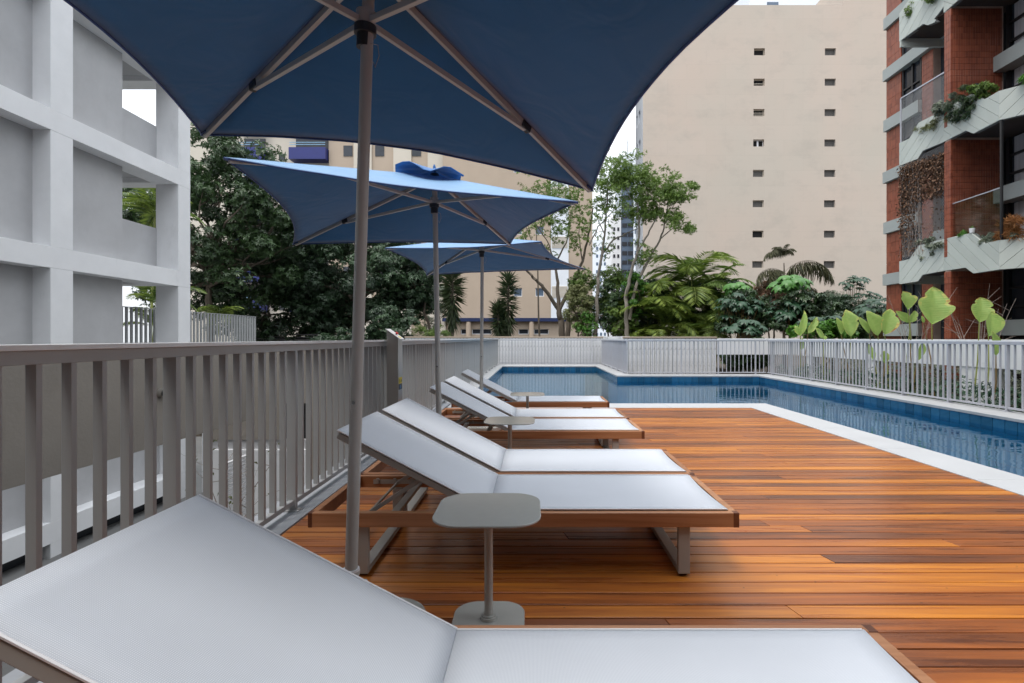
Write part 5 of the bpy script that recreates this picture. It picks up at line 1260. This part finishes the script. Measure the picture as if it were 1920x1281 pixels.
plants = [
 ('paddle-leaf plant with three narrow leaves, leftmost above the right fence', [((205,450),(245,270),60,0),((265,430),(338,315),60,1),((208,448),(172,380),50,1),((215,560),(225,470),30,0)], 205),
 ('paddle-leaf plant with one pale upright leaf and one low yellow tip', [((385,470),(335,395),40,0),((400,480),(395,450),22,1)], 392),
 ('paddle-leaf plant with a broad pale leaf and a dark one behind, second from left', [((595,455),(570,262),115,1),((520,440),(495,318),70,0)], 593),
 ('paddle-leaf plant with a glossy rounded leaf tilted left, centre of the row', [((802,450),(735,268),125,0),((735,430),(665,312),55,0),((770,640),(735,520),45,0)], 800),
 ('paddle-leaf plant with a split pale leaf right of the glossy rounded one', [((853,440),(905,255),135,1),((855,660),(850,570),60,0)], 853),
 ('paddle-leaf plant holding a bright leaf above two folded ones', [((1030,250),(1008,115),140,1),((1045,345),(950,265),60,0),((1050,345),(1092,262),62,1),((1105,640),(1148,505),56,0)], 1065),
 ('tallest paddle leaf, torn and yellow-edged, beside the red fin wall', [((1213,362),(1238,90),215,1),((1150,350),(1140,300),30,1)], 1213),
 ('paddle-leaf plant with a heart-split leaf in front of the red wall', [((1578,345),(1602,165),165,1)], 1540),
 ('paddle-leaf plant with a round bright leaf, rightmost of the row', [((1648,452),(1682,275),175,0),((1705,600),(1690,425),78,0)], 1645)]
for pi_, (lab, lv_, sx) in enumerate(plants):
    px = 1450+sx/4.085; Y = 7.95/((px-1003)/1000); B = Vector((7.95, Y, -.35)); t = thing('paddle_plant', lab, 'plant', B, 'paddle-leaf plants beyond the right fence')
    for li, (b_, tp, w, tear) in enumerate(lv_):
        Yl = Y+random.uniform(-.15,.15); p = spot(*Zp(*b_), Yl); q = spot(*Zp(*tp), Yl); L = (q-p).length*1.08; Wd = w/4.085*Yl/1000*1.12
        me = paddle('leaf', L, Wd, tear, .22 if tear else .15, pi_*7+li)
        yv = (q-p).normalized(); nrm = Vector((random.uniform(-.35,.35), -1, random.uniform(-.1,.35))); xv = yv.cross(nrm).normalized(); zv = xv.cross(yv)
        # blade faces the pool
        Mx = Matrix((( xv.x,yv.x,zv.x),(xv.y,yv.y,zv.y),(xv.z,yv.z,zv.z))).to_4x4()
        o = link('leaf', me, t, tuple(p-B), Mx.to_euler()); md = o.modifiers.new('sub','SUBSURF'); md.levels = 1; md.render_levels = 1
        g0 = Vector((random.gauss(0,.05), random.gauss(0,.05), 0)); top = p-B; mid = g0.lerp(top,.6)+Vector((random.gauss(0,.03),0,0)); tipm = top + (q-p)*.9
        MB().tube([tuple(g0), tuple(mid), tuple(top)], [.016,.012,.008], 7).build('leaf_stalk', 'stem_green' if li%2 == 0 else 'stem_brown', t, smooth=True)
# dead branching twigs by the red wall
for bi, (px, py0, Y, lab) in enumerate(((1835,600,10.9,'bare branching shrub in front of the red fin wall'),(1715,560,13.0,'leafless twigs rising behind the tallest paddle leaf'))):
    B = Vector(pb(px,Y,-.35)); t = thing('bare_shrub', lab, 'shrub', B); mb = MB()
    for k in range(9):
        top = Vector((random.uniform(-.8,.8), random.uniform(-.3,.3), random.uniform(1.9,2.6))); pts = [Vector((0,0,0)).lerp(top,q/6)+Vector((0,0,.25*math.sin(q/6*3.1))) for q in range(7)]
        mb.tube([tuple(x) for x in pts], [.011-.0015*q for q in range(7)], 5)
        for q in (3,4,5):
            e = pts[q]+Vector((random.uniform(-.4,.4), random.uniform(-.2,.2), random.uniform(.05,.4))); mb.tube([tuple(pts[q]), tuple(e)], [.005,.002], 4)
    mb.build('twigs', 'twig_grey', t)
# ground cover in the bed beyond the fence
nd = np.stack([rng.uniform(7.42,8.5,5200), rng.uniform(3,16.8,5200), rng.random(5200)**2*.62-.33], 1)
nd[:,2] += .12*np.sin(nd[:,1]*2.3)*np.cos(nd[:,0]*5)
V,F,r = whorl_leaves(nd, unit(rng.normal(size=nd.shape)*.5+[0,0,1]), 6, .075, .03, .2)
o = link('ground_cover', np_mesh('ground_cover',V,F,'leaf_schef',r)); o['kind'] = 'stuff'; tag(o, 'low leafy ground cover in the bed beyond the right fence', 'ground cover')
nd = np.stack([rng.uniform(9.0,10.3,3800), rng.uniform(6,16.5,3800), rng.random(3800)*.85-.33], 1)
V,F,r = whorl_leaves(nd, unit(rng.normal(size=nd.shape)*.5+[0,0,1]), 5, .09, .022, .1)
o = link('ground_cover', np_mesh('ground_cover',V,F,'leaf_grey',r)); o['kind'] = 'stuff'; tag(o, 'pale wispy planting behind the white garden beam', 'ground cover')

# ------------------------------------------------------------------ added block behind the camera, unseen, sized to hold back frontal light
own = thing('added_shade_block', 'added grey apartment block, unseen behind the camera, shading the deck', 'building', (1, -3.2, -3.2))
MB().box(-14,13,-10,-.4,0,12.3).build('core', 'soffit_brown', own)
for k in range(4):
    MB().box(-14,13,-.399,0,3.2+2.9*k-.3,3.2+2.9*k+.25).build('floor_band', 'concrete_dark', own)
    for q in range(9): MB().box(-13.4+3*q,-11.0+3*q,-.36,-.30,3.46+2.9*k,5.79+2.9*k).build('window', 'glass_dark', own)
